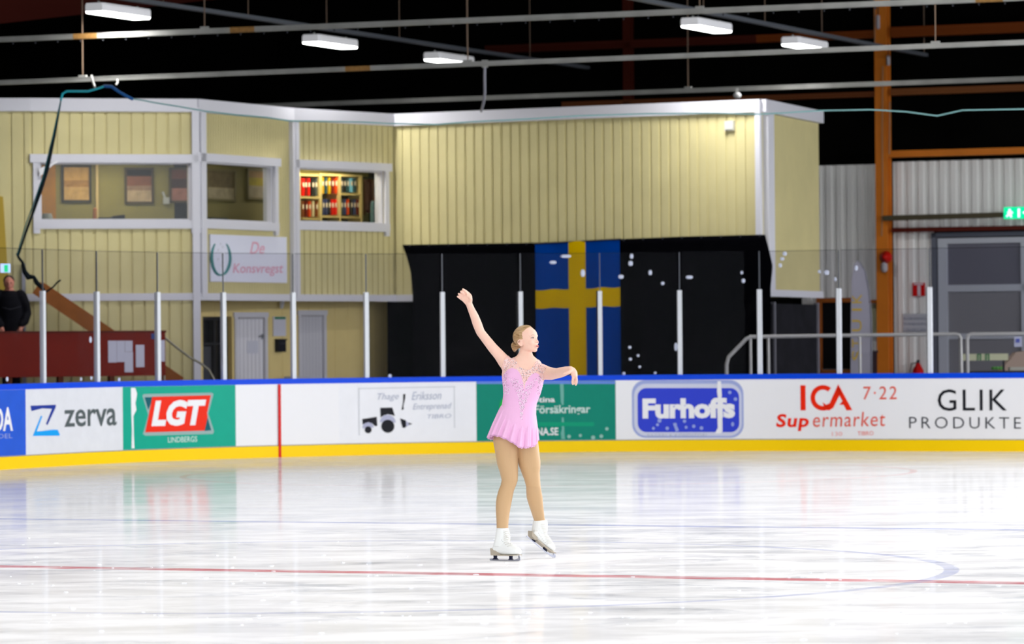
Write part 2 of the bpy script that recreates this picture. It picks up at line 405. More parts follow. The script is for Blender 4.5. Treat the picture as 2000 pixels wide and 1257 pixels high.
sheet(a, 'upper_border', 931, 1202, mat('ad_border_blue', (104, 138, 216), .4), .007, 743.5, 749.5)
polyp(a, 'leaf_emblem', [[(975, 797), (977, 785), (982, 777), (990, 775), (990, 800)]], mat('ad_leaf', (20, 180, 70), .4))
polyp(a, 'peeling_tape', [[(1094, 749), (1101, 749), (1101.5, 770), (1101, 790), (1098, 791), (1095.5, 785)], [(1097, 815), (1101, 815), (1102, 845), (1103, 857), (1096, 857), (1095, 845), (1097, 838)]], mat('ad_tape', (112, 176, 164), .5))
polyp(a, 'snow_fleck', [disc(1158, 854, 4), disc(1174, 851.5, 3.6), disc(1185, 837, 3.3), disc(1111, 852, 3.5), disc(1133, 850, 3)], mat('fleck', (150, 195, 185), .6), .01)
a = ad('white advertising panel with blue rounded badge lettered in white', 1203, 1487, K_white)
polyp(a, 'badge_border', [roundrect(1234.5, 1452.5, 742, 854.5, 26)], mat('ad_periwinkle', (160, 172, 220), .4), .005)
polyp(a, 'badge_border', [roundrect(1238.5, 1448.5, 749, 851, 24)], mat('ad_pale_periwinkle', (208, 212, 232), .4), .0065)
polyp(a, 'badge_field', [roundrect(1245.5, 1444, 757.5, 843.5, 17)], mat('ad_royal', (48, 66, 205), .35), .008)
words(a, 'lettering', 'Furhoffs', 1255, 1436, 777.5, 817.5, K_white, -.008, .05, 0, .98, .011)
polyp(a, 'peeling_tape', [[(1402, 744), (1409, 744), (1410.5, 772), (1408, 790), (1411, 820), (1411, 842), (1407, 846), (1396, 846), (1402, 835), (1401, 800), (1403, 778), (1401, 765)]], K_white, .013)
polyp(a, 'snow_fleck', [disc(1288, 821, 4), disc(1284, 829, 3), disc(1319, 828, 3), [(1314, 826), (1320, 826), (1326, 840), (1320, 843)], disc(1303, 836, 3.5), disc(1276, 836, 3), disc(1337, 822, 3.4), disc(1340, 834, 3), disc(1355, 832, 3.4), disc(1370, 835.5, 3.6), disc(1426, 766, 3.4), disc(1437, 779, 3.6), disc(1431, 828, 4.5, rx=3)], mat('fleck_blue', (150, 165, 225), .6), .011)
words(a, 'small_lettering', 'BAGERI & KONDITORI', 1264, 1380, 847, 853.5, mat('ad_grey_blue', (172, 178, 200), .5), -.01, 0, 0, 1.2)
a = ad('white advertising panel with red grocery lettering and opening hours', 1487, 1762, K_white)
R_ = 15.5
arc = [(1608 + (24.5) * math.cos(t), 776.5 + 25 * math.sin(t)) for t in [math.radians(-50 - k * 14) for k in range(19)]]
arci = [(1608 + (R_) * math.cos(t), 776.5 + 16 * math.sin(t)) for t in [math.radians(-50 - k * 14) for k in range(19)]]
qs = [[arc[i], arc[i + 1], arci[i + 1], arci[i]] for i in range(18)]
polyp(a, 'red_letters', [[(1564, 752), (1574, 752), (1574, 801), (1564, 801)]] + qs + [[(1612, 800), (1607, 785), (1614, 790), (1621, 787), (1638, 750), (1643, 766), (1628, 796), (1620, 801)], [(1638, 750), (1665, 800.5), (1654, 801), (1648, 790), (1640, 790), (1646, 783), (1636, 764)]], K_red, .007)
K_red2 = mat('ad_red_worn', (238, 95, 75), .45, var=.15, vscale=20)
words(a, 'lettering', 'Sup', 1516, 1580, 808, 841.5, K_red, -.004, .03, .12, 1.1); words(a, 'lettering', 'ermarket', 1588, 1729, 805, 833.5, K_red2, -.012, .0, .1, 1.1)
words(a, 'opening_hours', '7·22', 1687, 1752, 754.5, 780, K_red2, -.01, 0, .05, 1.2)
words(a, 'small_lettering', 'TIBRO', 1675, 1706, 842, 850, mat('ad_pink_worn', (238, 130, 120), .5), -.02); words(a, 'small_lettering', '130', 1625, 1645, 843, 851, mat('ad_pink_worn2', (240, 170, 165), .5), -.01)
a = ad('white advertising panel with black spaced capitals at the right edge', 1762, 2108, K_white)
words(a, 'lettering', 'GLIK', 1832, 1967, 760, 802, K_black, -.002, .0, 0, 1.15)
words(a, 'lettering', 'PRODUKTER', 1776, 2022, 813.5, 836, mat('ad_charcoal', (45, 48, 58), .5), .004, -.008, 0, 1.35)
# ================================================================ GLASS AND POSTS
def glass_material():
    m = bpy.data.materials.new('rink_glass'); m.use_nodes = True; nt = m.node_tree; N = nt.nodes; L = nt.links
    for n in list(N): N.remove(n)
    out = N.new('ShaderNodeOutputMaterial'); t = N.new('ShaderNodeBsdfTransparent'); t.inputs[0].default_value = (.90, .90, .92, 1)
    d = N.new('ShaderNodeBsdfDiffuse'); d.inputs[0].default_value = (.8, .82, .9, 1)
    g = N.new('ShaderNodeBsdfGlossy'); g.inputs['Roughness'].default_value = .03
    geo = N.new('ShaderNodeNewGeometry'); n1 = N.new('ShaderNodeTexNoise'); n1.inputs['Scale'].default_value = 1.1; n1.inputs['Detail'].default_value = 7
    n1.inputs['Distortion'].default_value = 2.5
    L.new(geo.outputs['Position'], n1.inputs['Vector'])
    mp = N.new('ShaderNodeMapRange'); L.new(n1.outputs['Fac'], mp.inputs[0])
    for i, q in enumerate((.55, .8, .0, .0025)): mp.inputs[i + 1].default_value = q
    a = N.new('ShaderNodeMixShader'); b_ = N.new('ShaderNodeMixShader'); b_.inputs[0].default_value = .001
    L.new(mp.outputs[0], a.inputs[0]); L.new(t.outputs[0], a.inputs[1]); L.new(d.outputs[0], a.inputs[2])
    L.new(a.outputs[0], b_.inputs[1]); L.new(g.outputs[0], b_.inputs[2]); L.new(b_.outputs[0], out.inputs[0])
    return m
M_glass = glass_material(); M_edge = M_glass.copy(); M_edge.name = 'glass_edge'
for q in M_edge.node_tree.nodes:
    if q.type == 'BSDF_TRANSPARENT': q.inputs[0].default_value = (.7, .71, .73, 1)
PX = [91.5, 196.5, 314.5, 442, 577.5, 719.5, 867.5, 1019.5, 1173.8, 1328.8, 1484, 1638.2, 1816]
WHERE = ['over the right end of the blue panel', 'over the word on the grey-lettered panel', 'over the slanted red emblem', 'over the right end of the green emblem panel',
         'just right of the red goal line stripe', 'over the tractor panel', 'right of the tractor panel', 'behind the skater’s head', 'in front of the yellow and blue flag',
         'over the blue rounded badge', 'left of the red grocery lettering', 'over the red grocery lettering', 'over the black spaced capitals']
M_post = mat('post_white', (222, 226, 232), .4); M_slim = mat('post_grey', (95, 98, 105), .4, .3); M_dark = mat('dark_steel', (40, 42, 48), .5)
ZG0, ZG1, ZG2 = HB, HB + 1.24, HB + 1.80
for x, wh in zip(PX, WHERE):
    s = spx(x); c = brd(s, 0, .05); nr = (brd(s, 0, 1) - brd(s, 0, 0)).normalized(); tg = nr.cross(Vector((0, 0, 1)))
    ax = (tg, nr, Vector((0, 0, 1)))
    t = thing('glass_post', 'white metal post of the rink glass, ' + wh.replace('’', "'"), 'post', c + Vector((0, 0, HB)), 'posts of the rink glass')
    MB().box(c + Vector((0, 0, (ZG0 + ZG1) / 2 - .02)), (.062, .06, ZG1 - ZG0 + .04), ax).build('post_cover', M_post, t)
    MB().box(c + tg * (.042 if x > 1000 else -.042) * -1 + nr * .03 + Vector((0, 0, (ZG0 + ZG1) / 2)), (.02, .05, ZG1 - ZG0), ax).build('rubber_seal', M_dark, t)
    MB().box(c + Vector((0, 0, (ZG1 + ZG2) / 2)), (.014, .02, ZG2 - ZG1), ax).build('upper_joint', M_slim, t)
NAMES = ['leftmost', 'second from left', 'third from left', 'fourth from left', 'fifth from left', 'sixth from left', 'seventh from left, left of the skater', 'behind the skater',
         'in front of the left half of the flag', 'right of the flag', 'over the blue badge', 'over the red grocery lettering', 'in front of the red fire sign', 'rightmost']
EX = [-88] + PX + [2108]
M_seam = mat('seam', (120, 122, 140), .4)
for i in range(14):
    a0, a1 = spx(EX[i]) + .035, spx(EX[i + 1]) - .035
    c = brd((a0 + a1) / 2, HB, .05)
    t = thing('rink_shield', 'clear scuffed rink shield above the boards, ' + NAMES[i], 'shield', c, 'clear shields around the rink')
    R = []
    for k in range(7):
        s = a0 + (a1 - a0) * k / 6; R.append([brd(s, ZG0, .046), brd(s, ZG0, .056), brd(s, ZG2, .056), brd(s, ZG2, .046)])
    MB().rings(R).build('glass_sheet', M_glass, t)
    R = []
    for k in range(7):
        s = a0 + (a1 - a0) * k / 6; R.append([brd(s, ZG2 - .006, .044), brd(s, ZG2 - .006, .058), brd(s, ZG2 + .004, .058), brd(s, ZG2 + .004, .044)])
    MB().rings(R).build('top_edge', M_edge, t)
    b = MB()
    fl = [(1108, 500, 12, 4), (1083, 512, 8, 4), (1141, 533, 5, 9), (1236, 500, 4, 6), (1234, 514, 5, 6), (1215, 540, 6, 5), (1272, 532, 4, 6), (1296, 553, 4, 4), (1348, 541, 8, 4), (1450, 532, 3, 4), (1453, 548, 4, 5), (1534, 495, 5, 5), (1529, 505, 5, 4), (1525, 518, 4, 5),
          (1601, 530, 3.5, 4), (1615, 532, 6, 6), (1632, 545, 3, 5), (1673, 523, 4, 6), (1176, 548, 4, 6), (200, 654, 7, 5), (183, 663, 4.5, 7), (1321, 677, 4, 10), (1231, 678, 3.5, 3.5), (1247, 694, 3.2, 3.2), (1232, 701, 3.5, 3.5), (1250, 716, 3, 3), (20, 740, 5, 5), (184, 738, 4, 4), (164, 740, 4, 4), (238, 741, 4.5, 4.5), (764, 734, 4.5, 4.5), (1219, 729, 3.5, 3.5), (1280, 728, 3, 3)]
    for fx, fy, rx, ry in fl:
        if EX[i] + 4 < fx < EX[i + 1] - 4:
            s = spx(fx); z = bz(fx, fy); p = brd(s, z, .042); tg = (brd(s + .05, 0) - brd(s, 0)).normalized(); nr = tg.cross(Vector((0, 0, 1)))
            b.ell(p, (tg * rx * .0068, nr * .006, Vector((0, 0, ry * .0068))), 10, 6)
    if b.v: b.build('snow_smear', mat('smear', (205, 212, 232), .7), t, True)['kind'] = 'stuff'
# ================================================================ BUILDING INSIDE THE HALL
UZ = Vector((0, 0, 1))
class Wall:                     # a vertical plane through two ground points; u runs left to right, n points to the rink
    def __init__(w, a, b): w.a = Vector((a[0], a[1], 0)); w.b = Vector((b[0], b[1], 0)); w.u = (w.b - w.a).normalized(); w.n = w.u.cross(UZ); w.L = (w.b - w.a).length
    def hit(w, px, py, off=0.0):
        o = Vector((0, 0, HC)); r = ray(px, py); q = w.a + w.n * off; t = (q - o).dot(w.n) / r.dot(w.n); p = o + r * t
        return (p - w.a).dot(w.u), p.z
    def P(w, s, z, off=0.0): return w.a + w.u * s + w.n * off + UZ * z
    def quad(w, mb, s0, s1, z0, z1, o0, o1, mi=0):
        mb.hexa([w.P(s0, z0, o0), w.P(s1, z0, o0), w.P(s1, z0, o1), w.P(s0, z0, o1), w.P(s0, z1, o0), w.P(s1, z1, o0), w.P(s1, z1, o1), w.P(s0, z1, o1)], mi); return mb
    def rect(w, x0, x1, y0, y1, off=0.0):      # pixel rectangle -> wall rectangle
        ym = (y0 + y1) / 2; xm = (x0 + x1) / 2
        return w.hit(x0, ym, off)[0], w.hit(x1, ym, off)[0], w.hit(xm, y1, off)[1], w.hit(xm, y0, off)[1]
def gp(px, Y): p = at(px, 700, Y); return (p.x, Y)
G0 = gp(-40, 62.7); G1 = gp(61, 62.8); G2 = gp(385, 63.4); G3 = gp(570, 66.0); G4 = gp(772, 68.0); G5 = gp(1490, 64.7); G6 = gp(1602, 68.2)
wA, wB, wC, wD, wE, wF = Wall(G0, G1), Wall(G1, G2), Wall(G2, G3), Wall(G3, G4), Wall(G4, G5), Wall(G5, G6)
ZT, ZB = 5.37, 2.36
M_yel = mat('cladding_yellow', (206, 196, 146), .6, var=.1, vscale=1.5)
M_trim = mat('trim_white', (205, 205, 212), .5)
M_back = mat('lining_dark', (60, 56, 40), .8)
def clad(w, name, m, z0, z1, holes=(), pitch=.19, s0=None, s1=None, dp=.022, wid=.75):
    mb = MB(); s = 0 if s0 is None else s0; e = w.L if s1 is None else s1
    def pieces(a, c):
        cuts = [(z0, z1)]
        for h in holes:
            if a < h[1] and c > h[0]:
                new = []
                for p, q in cuts:
                    if h[2] > p: new.append((p, min(q, h[2])))
                    if h[3] < q: new.append((max(p, h[3]), q))
                cuts = [x for x in new if x[1] - x[0] > .01]
        return cuts
    edges = sorted(set([h[0] for h in holes] + [h[1] for h in holes]))
    while s < e - 1e-4:
        for a, c, o in ((s, min(s + pitch * (1 - wid), e), 0), (min(s + pitch * (1 - wid), e), min(s + pitch, e), dp)):
            if c - a < 1e-3: continue
            seg = [a] + [x for x in edges if a < x < c] + [c]
            for p, q in zip(seg, seg[1:]):
                for z_0, z_1 in pieces(p + 1e-4, q - 1e-4): w.quad(mb, p, q, z_0, z_1, -.1, o)
        s += pitch
    return tag(mb.build(name, m), kind='structure')
WB_ = wB.rect(77, 385, 318, 430); WC_ = wC.rect(385, 532, 320, 432); WD_ = wD.rect(576, 748, 331, 435)
clad(wA, 'wall_left', M_yel, 0, ZT, s0=-2); clad(wB, 'wall_left', M_yel, 0, ZT, [WB_]); clad(wC, 'wall_front', M_yel, ZB, ZT, [WC_], .05, dp=.01)
clad(wD, 'wall_front', M_yel, ZB, ZT, [WD_], .14, dp=.016); clad(wE, 'wall_front', M_yel, ZB, ZT, [], .17, dp=.018); clad(wF, 'wall_right', M_yel, ZB, ZT, [], .05, dp=.006)
# white boards: top edge, mid band, corner posts
k = 0
def trim(w, s0, s1, z0, z1, o0=.02, o1=.06, m=None):
    tag(w.quad(MB(), s0, s1, z0, z1, o0, o1).build('trim', m or M_trim), kind='structure')
for w, s0, s1 in ((wA, -2, wA.L), (wB, 0, wB.L), (wC, 0, wC.L), (wD, 0, wD.L), (wE, 0, wE.L), (wF, 0, wF.L)):
    trim(w, s0 - .02, s1 + .02, ZT - .17, ZT + .03, .0, .09)
for w, s0, s1 in ((wB, -.1, wB.L), (wC, 0, wC.L), (wD, 0, wD.L), (wE, 0, wE.L), (wF, 0, wF.L)):
    trim(w, s0 - .02, s1 + .02, ZB - .05, ZB + .06, .0, .06)
def vtrim(w, x0, x1, z0, z1, o1=.08):
    a, c, _, _ = w.rect(x0, x1, 400, 500); trim(w, a, c, z0, z1, .0, o1)
vtrim(wB, 375, 389, 0, ZT - .1); vtrim(wC, 386, 396, ZB, ZT - .1); vtrim(wC, 565, 573, ZB, ZT - .1); vtrim(wD, 572, 579, ZB, ZT - .1); vtrim(wE, 1480, 1490, ZB, ZT - .1); vtrim(wF, 1490, 1502, ZB, ZT - .1, .1)
a_, c_, _, _ = wA.rect(56, 61, 400, 500)
# soffit over the recess and the flat roof
b = MB(); pl = [Vector((*g, ZB - .04)) for g in (G2, G3, G4, G5, G6)] + [Vector((G6[0] - 3, G6[1] + 6, ZB - .04)), Vector((G2[0] - 2, G2[1] + 9, ZB - .04))]
b.prism(pl, (0, 0, .06)); tag(b.build('ceiling', mat('soffit', (150, 142, 105), .8)), kind='structure')
b = MB(); pl = [Vector((*g, ZT - .02)) for g in (G0, G1, G2, G3, G4, G5, G6)] + [Vector((G6[0] - 3, G6[1] + 6, ZT - .02)), Vector((G0[0], G0[1] + 9, ZT - .02))]
b.prism(pl, (0, 0, .05)); tag(b.build('ceiling', mat('roof_felt', (30, 30, 30), .9)), kind='structure')
# recessed ground floor
wR = Wall(gp(386, 65.6), gp(1000, 71.0))
M_yel2 = mat('recess_yellow', (226, 205, 140), .6, var=.06)
dB = wR.rect(396, 453, 618, 760); dW = wR.rect(457, 521, 612, 760); dG = wR.rect(582, 636, 608, 760)
zf = 0.0
def hole(h): return (h[0], h[1], -1, h[3])
clad(wR, 'wall_back', M_yel2, 0, ZB - .04, [hole(dB), hole(dW), hole(dG)], .3, dp=.004)
tag(MB().hexa([wB.P(wB.L, 0, -.02), wB.P(wB.L, 0, -.1), wR.P(0, 0, -.1), wR.P(.02, 0, 0), wB.P(wB.L, ZB, -.02), wB.P(wB.L, ZB, -.1), wR.P(0, ZB, -.1), wR.P(.02, ZB, 0)]).build('wall_left', M_yel2), kind='structure')
# ---- doors
def door(idx, w, r, m, frame=.06, glazed=False, label=None):
    t = thing('door_%d' % idx, label, None, w.P((r[0] + r[1]) / 2, 0, 0), kind='structure')
    mb = MB(); w.quad(mb, r[0], r[0] + frame, 0, r[3], -.08, .03); w.quad(mb, r[1] - frame, r[1], 0, r[3], -.08, .03); w.quad(mb, r[0] - .02, r[1] + .02, r[3] - frame, r[3] + .02, -.08, .035)
    mb.build('frame', M_trim, t)
    p = w.quad(MB(), r[0] + frame, r[1] - frame, .02, r[3] - frame, -.06, -.02).build('leaf', m, t)
    return t, p
t, leaf = door(1, wR, dW, mat('door_white', (222, 222, 228), .45))
mb = MB(); s0, s1 = dW[0] + .06, dW[1] - .06
for i in range(1, 7): q = s0 + (s1 - s0) * i / 7; wR.quad(mb, q - .004, q + .004, .05, dW[3] - .08, -.021, -.016)
mb.build('panel_groove', mat('groove', (190, 190, 198), .5), leaf)
r = wR.rect(467, 515, 617.5, 622.5); wR.quad(MB(), *r, -.02, .0).build('name_plate', mat('plate', (170, 168, 170), .5), t)
r = wR.rect(484, 505, 665, 690); wR.quad(MB(), *r, -.02, -.012).build('paper_notice', mat('notice', (200, 202, 215), .6), t)
r = wR.rect(512, 517, 652, 662); mb = MB(); wR.quad(mb, r[0], r[1], r[2], r[3], -.02, 0); mb.bar(wR.P(r[0], r[2] + .05, .03), wR.P(r[0] + .02 - .1, r[2] + .05, .03), .02, .02); mb.build('handle', mat('steel', (150, 152, 158), .3, .8), t)
t, leaf = door(2, wR, dG, mat('door_grey_white', (200, 200, 206), .45))
r = wR.rect(590, 628, 613, 618); wR.quad(MB(), *r, -.02, .0).build('name_plate', mat('plate', (170, 168, 170), .5), t)
mb = MB(); s0, s1 = dG[0] + .06, dG[1] - .06
for i in range(1, 7): q = s0 + (s1 - s0) * i / 7; wR.quad(mb, q - .004, q + .004, .05, dG[3] - .08, -.021, -.016)
mb.build('panel_groove', mat('groove', (190, 190, 198), .5), leaf)
M_blk = mat('black_void', (8, 8, 10), .6)
t = thing('door_3', None, None, wR.P((dB[0] + dB[1]) / 2, 0, 0), kind='structure')
wR.quad(MB(), dB[0], dB[1], 0, dB[3], -.25, -.2).build('glass', mat('dark_glass', (14, 15, 18), .12, spec=.6), t)
mb = MB(); mid = dB[0] + (dB[1] - dB[0]) * .56
for s_ in (dB[0], mid - .02, dB[1] - .04): wR.quad(mb, s_, s_ + .04, 0, dB[3], -.2, -.1)
wR.quad(mb, dB[0], dB[1], dB[3] - .05, dB[3], -.2, -.1); wR.quad(mb, dB[0], dB[1], 1.62, 1.66, -.2, -.1); mb.build('frame', mat('door_dark', (30, 31, 34), .5), t)
wR.quad(MB(), dB[0] + .04, mid - .02, .1, 1.6, -.2, -.16).build('leaf', mat('door_charcoal', (62, 64, 70), .5), t)
# ---- fittings beside the door
t = thing('wall_poster', 'white framed notice with green heading, right of the white door', 'notice', wR.P(*wR.hit(544, 655), .0))
r = wR.rect(532, 556, 618, 656); wR.quad(MB(), *r, .004, .03).build('board', mat('poster_white', (205, 206, 218), .5), t)
r = wR.rect(534, 555, 618.5, 623); wR.quad(MB(), *r, .03, .034).build('heading', mat('poster_green', (40, 120, 85), .5), t)
t = thing('letter_box', 'small black box mounted below the white notice', 'box', wR.P(*wR.hit(543, 687), .0))
r = wR.rect(536.5, 550.5, 664, 687); mb = MB(); wR.quad(mb, *r, .004, .1); wR.quad(mb, r[0] - .01, r[1] + .01, r[3], r[3] + .02, .004, .12); mb.build('body', mat('box_black', (14, 14, 26), .4), t)
r2 = (r[0] + .02, r[1] - .02, r[3] - .06, r[3] - .045); wR.quad(MB(), *r2, .1, .104).build('slot', mat('slot', (60, 60, 70), .4), t)
t = thing('wall_lamp', 'small white lamp under the soffit above the notice', 'lamp', wR.P(*wR.hit(545, 601), .0))
c = wR.P(*wR.hit(545, 592), .08); MB().tube([c + UZ * .07, c + UZ * .02 + wR.u * -.01, c - UZ * .06 - wR.u * .02], [.03, .04, .03], 12).build('shade', mat('lamp_white', (230, 232, 240), .4), t, True)
MB().bar(c + UZ * .07, c + UZ * .07 - wR.n * .08, .03, .03).build('bracket', M_trim, t)
t = thing('plastic_bin', 'white lidded plastic bin standing between the two pale doors', 'bin', wR.P(wR.hit(556, 730)[0], 0, .25))
c = wR.P(wR.hit(556, 730)[0], 0, .3)
mb = MB(); mb.rings([[c + UZ * z + (wR.u * x * .15 + wR.n * y * .13) * k for x, y in ((-1, -1), (1, -1), (1, 1), (-1, 1))] for z, k in ((0, .8), (1.05, 1))]); mb.build('body', mat('bin_white', (228, 226, 226), .5), t)
MB().box(c + UZ * 1.075, (.33, .29, .05), (wR.u, wR.n, UZ)).build('lid', mat('lid_grey', (190, 190, 196), .5), t)
# ---- windows of the upper floor with the rooms behind them
def window(idx, w, r, m=M_trim, cs=.1, ext=.05):
    t = thing('window_%d' % idx, None, None, w.P((r[0] + r[1]) / 2, r[2], 0), kind='structure')
    mb = MB(); s0, s1, z0, z1 = r
    w.quad(mb, s0 - cs, s0, z0 - .2, z1, .0, .06); w.quad(mb, s1, s1 + cs, z0 - .2, z1, .0, .06)
    w.quad(mb, s0 - cs - ext, s1 + cs + ext, z1, z1 + .13, .0, .08); w.quad(mb, s0 - cs, s1 + cs, z0 - .13, z0, .0, .07)
    mb.build('window_frame', m, t)
    mb = MB()
    for a, c in ((s0, s0 + .03), (s1 - .03, s1)): w.quad(mb, a, c, z0, z1, -.15, -.0)
    w.quad(mb, s0, s1, z0, z0 + .02, -.15, 0); w.quad(mb, s0, s1, z1 - .02, z1, -.15, 0)
    mb.build('reveal', m, t)
    w.quad(MB(), s0 + .03, s1 - .03, z0 + .02, z1 - .02, -.09, -.084).build('pane', M_pane, t)
    return t
def pane_material():
    m = bpy.data.materials.new('window_glass'); m.use_nodes = True; nt = m.node_tree; N = nt.nodes; L = nt.links
    for n in list(N): N.remove(n)
    out = N.new('ShaderNodeOutputMaterial'); t = N.new('ShaderNodeBsdfTransparent'); t.inputs[0].default_value = (.85, .86, .84, 1)
    g = N.new('ShaderNodeBsdfGlossy'); g.inputs['Roughness'].default_value = .02; x = N.new('ShaderNodeMixShader'); x.inputs[0].default_value = .015
    L.new(t.outputs[0], x.inputs[1]); L.new(g.outputs[0], x.inputs[2]); L.new(x.outputs[0], out.inputs[0]); return m
M_pane = pane_material()
window(1, wB, (WB_[0], wB.L - .08, WB_[2], WB_[3])); window(2, wC, (.1, WC_[1], WC_[2], WC_[3])); window(3, wD, (WD_[0] + .05, WD_[1], WD_[2], WD_[3]))
M_room = mat('room_olive', (136, 126, 68), .7, var=.08); M_floorin = mat('room_floor', (70, 62, 50), .8)
def inner(w, dist, s0, s1): return Wall((w.P(s0, 0, -dist).x, w.P(s0, 0, -dist).y), (w.P(s1, 0, -dist).x, w.P(s1, 0, -dist).y))
def room(w, dist, s0, s1):
    v = inner(w, dist, s0, s1); mb = MB(); v.quad(mb, 0, v.L, ZB, ZT - .1, -.05, 0); tag(mb.build('wall_back', M_room), kind='structure')
    mb = MB(); w.quad(mb, s0, s1, 3.0, 3.05, -dist, -.12); tag(mb.build('floor', M_floorin), kind='structure')
    mb = MB(); w.quad(mb, s0, s1, 4.62, 4.66, -dist, -.12); tag(mb.build('ceiling', mat('room_ceiling', (120, 124, 122), .7)), kind='structure')
    return v
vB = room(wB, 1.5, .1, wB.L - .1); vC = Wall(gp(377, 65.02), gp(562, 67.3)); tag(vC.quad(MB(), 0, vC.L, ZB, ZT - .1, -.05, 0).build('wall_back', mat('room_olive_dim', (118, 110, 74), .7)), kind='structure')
b = MB(); b.prism([wC.P(.05, 3.0, -.12), wC.P(wC.L - .1, 3.0, -.12), vC.P(vC.L, 3.0, .02), vC.P(.05, 3.0, .02)], (0, 0, .05)); tag(b.build('floor', M_floorin), kind='structure')
b = MB(); b.prism([wC.P(.05, 4.62, -.12), wC.P(wC.L - .1, 4.62, -.12), vC.P(vC.L, 4.62, .02), vC.P(.05, 4.62, .02)], (0, 0, .05)); tag(b.build('ceiling', mat('room_ceiling', (120, 124, 122), .7)), kind='structure'); vD = room(wD, .9, -.3, wD.L + .4)
for w, dist, e in ((wB, 1.5, 15), (wC, .7, 3), (wD, .9, 16)):
    c = w.P(w.L / 2, 4.58, -dist * .45); area('room_lamp', c, 1.4, .3, e, (0, 0, math.atan2(w.u.y, w.u.x)), (1, .93, .8))
def poster(v, x0, x1, y0, y1, label, fr, bands, cat='picture'):
    r = v.rect(x0, x1, y0, y1); t = thing('framed_picture', label, cat, v.P((r[0] + r[1]) / 2, r[2], 0), 'pictures behind the upper windows')
    fw = .035; mb = MB(); v.quad(mb, r[0], r[1], r[2], r[2] + fw, .0, .04); v.quad(mb, r[0], r[1], r[3] - fw, r[3], 0, .04); v.quad(mb, r[0], r[0] + fw, r[2], r[3], 0, .04); v.quad(mb, r[1] - fw, r[1], r[2], r[3], 0, .04)
    mb.build('picture_frame', mat('frame_' + fr[0], fr[1], .5), t)
    mb = MB(); ms = []; z1 = r[3] - fw; H = z1 - r[2] - fw
    for i, (h, c) in enumerate(bands): v.quad(mb, r[0] + fw, r[1] - fw, z1 - H * h, z1, .0, .02, i); z1 -= H * h; ms.append(mat('print_%d_%d_%d' % c, c, .6, var=.35, vscale=9))
    mb.build('print', ms, t)
poster(vB, 120, 178, 322, 395, 'tan picture with dark smudge, leftmost behind the wide window', ('dark', (45, 40, 25)), [(.4, (196, 150, 80)), (.2, (165, 120, 62)), (.4, (200, 158, 92))])
poster(vB, 243, 300, 327, 398, 'picture with black top and pale lower half behind the wide window', ('brown', (70, 58, 35)), [(.2, (20, 16, 14)), (.3, (130, 82, 60)), (.15, (150, 120, 95)), (.35, (185, 160, 125))])
poster(vB, 330, 374, 327, 396, 'dark red picture at the right end of the wide window', ('brown', (70, 58, 35)), [(.3, (105, 60, 45)), (.3, (60, 35, 30)), (.4, (165, 110, 95))])
poster(vC, 400, 458, 330, 392, 'dim brown picture with pale mount, behind the middle window', ('olive', (105, 98, 72)), [(.6, (96, 84, 64)), (.4, (150, 138, 115))])
poster(vC, 480, 523, 330, 390, 'yellow-banded picture at the right of the middle window', ('olive', (105, 98, 72)), [(.25, (150, 118, 80)), (.3, (156, 140, 40)), (.45, (150, 138, 118))])
mb = MB(); r = vB.rect(186, 191, 320, 432); vB.quad(mb, *r, .0, .08); tag(mb.build('door_jamb', mat('pine', (190, 165, 110), .6)), 'pale upright wooden strip behind the wide window, right of the tan picture', 'wooden strip')
mb = MB(); r = vB.rect(70, 108, 322, 432); vB.quad(mb, r[0], r[1], 3.06, r[3], .01, .06); t = tag(mb.build('cabinet_front', mat('orange_wood', (176, 118, 30), .6, var=.25)), 'orange wooden cupboard side at the left end of the wide window', 'cupboard')
# things standing low behind the wide window
def sill_at(w, px, d): s, _ = w.hit(px, 420, -d); return w.P(s, 3.42, -d)
MB().box((0, 0, 0), (0.001, .001, .001))
c = sill_at(wB, 217, .5); t = thing('counter', 'low counter running behind the wide upper window', 'counter', wB.P(wB.L / 2, 3.05, -.5)); wB.quad(MB(), .3, wB.L - .3, 3.36, 3.42, -.8, -.25).build('counter_top', mat('counter_top', (120, 100, 60), .5), t); wB.quad(MB(), .4, wB.L - .4, 3.05, 3.36, -.75, -.3).build('cabinet', M_room, t)
mb = MB(); s = wB.hit(217, 420, -.5)[0]; wB.quad(mb, s - .2, s + .2, 3.42, 3.60, -.55, -.45); mb.prism([wB.P(s - .24, 3.42, -.4), wB.P(s + .2, 3.42, -.4), wB.P(s + .2, 3.64, -.4), wB.P(s + .02, 3.62, -.4)], wB.n * -.1)
tag(mb.build('mixer_desk', mat('equip_black', (16, 16, 20), .5)), 'black equipment lying on the counter behind the wide window', 'equipment')
mb = MB(); mb.tube([wB.P(wB.hit(92, 420, -.5)[0], 3.42, -.5), wB.P(wB.hit(92, 420, -.5)[0], 3.56, -.5), wB.P(wB.hit(92, 420, -.5)[0], 3.66, -.5)], [.14, .1, .07], 14, round_=False)
tag(mb.build('cap', mat('cap_grey', (120, 122, 115), .7), None, True), 'grey rounded hat at the left end of the wide window', 'hat')
mb = MB(); s = wB.hit(173, 420, -.5)[0]; mb.tube([wB.P(s, 3.42, -.5), wB.P(s, 3.55, -.5)], [.11, .08], 14, round_=False); mb.tube([wB.P(s + .09, 3.45, -.5), wB.P(s + .1, 3.72, -.5)], [.03, .03], 8)
tag(mb.build('kettle', mat('copper', (172, 105, 55), .4), None, True), 'copper-brown jug on the counter beside the wooden strip', 'jug')
mb = MB(); s = wB.hit(347, 426, -.5)[0]; wB.quad(mb, s - .09, s + .09, 3.42, 3.56, -.55, -.45); tag(mb.build('speaker_box', mat('equip_black', (16, 16, 20), .5)), 'small black box on the counter at the right end of the wide window', 'box')
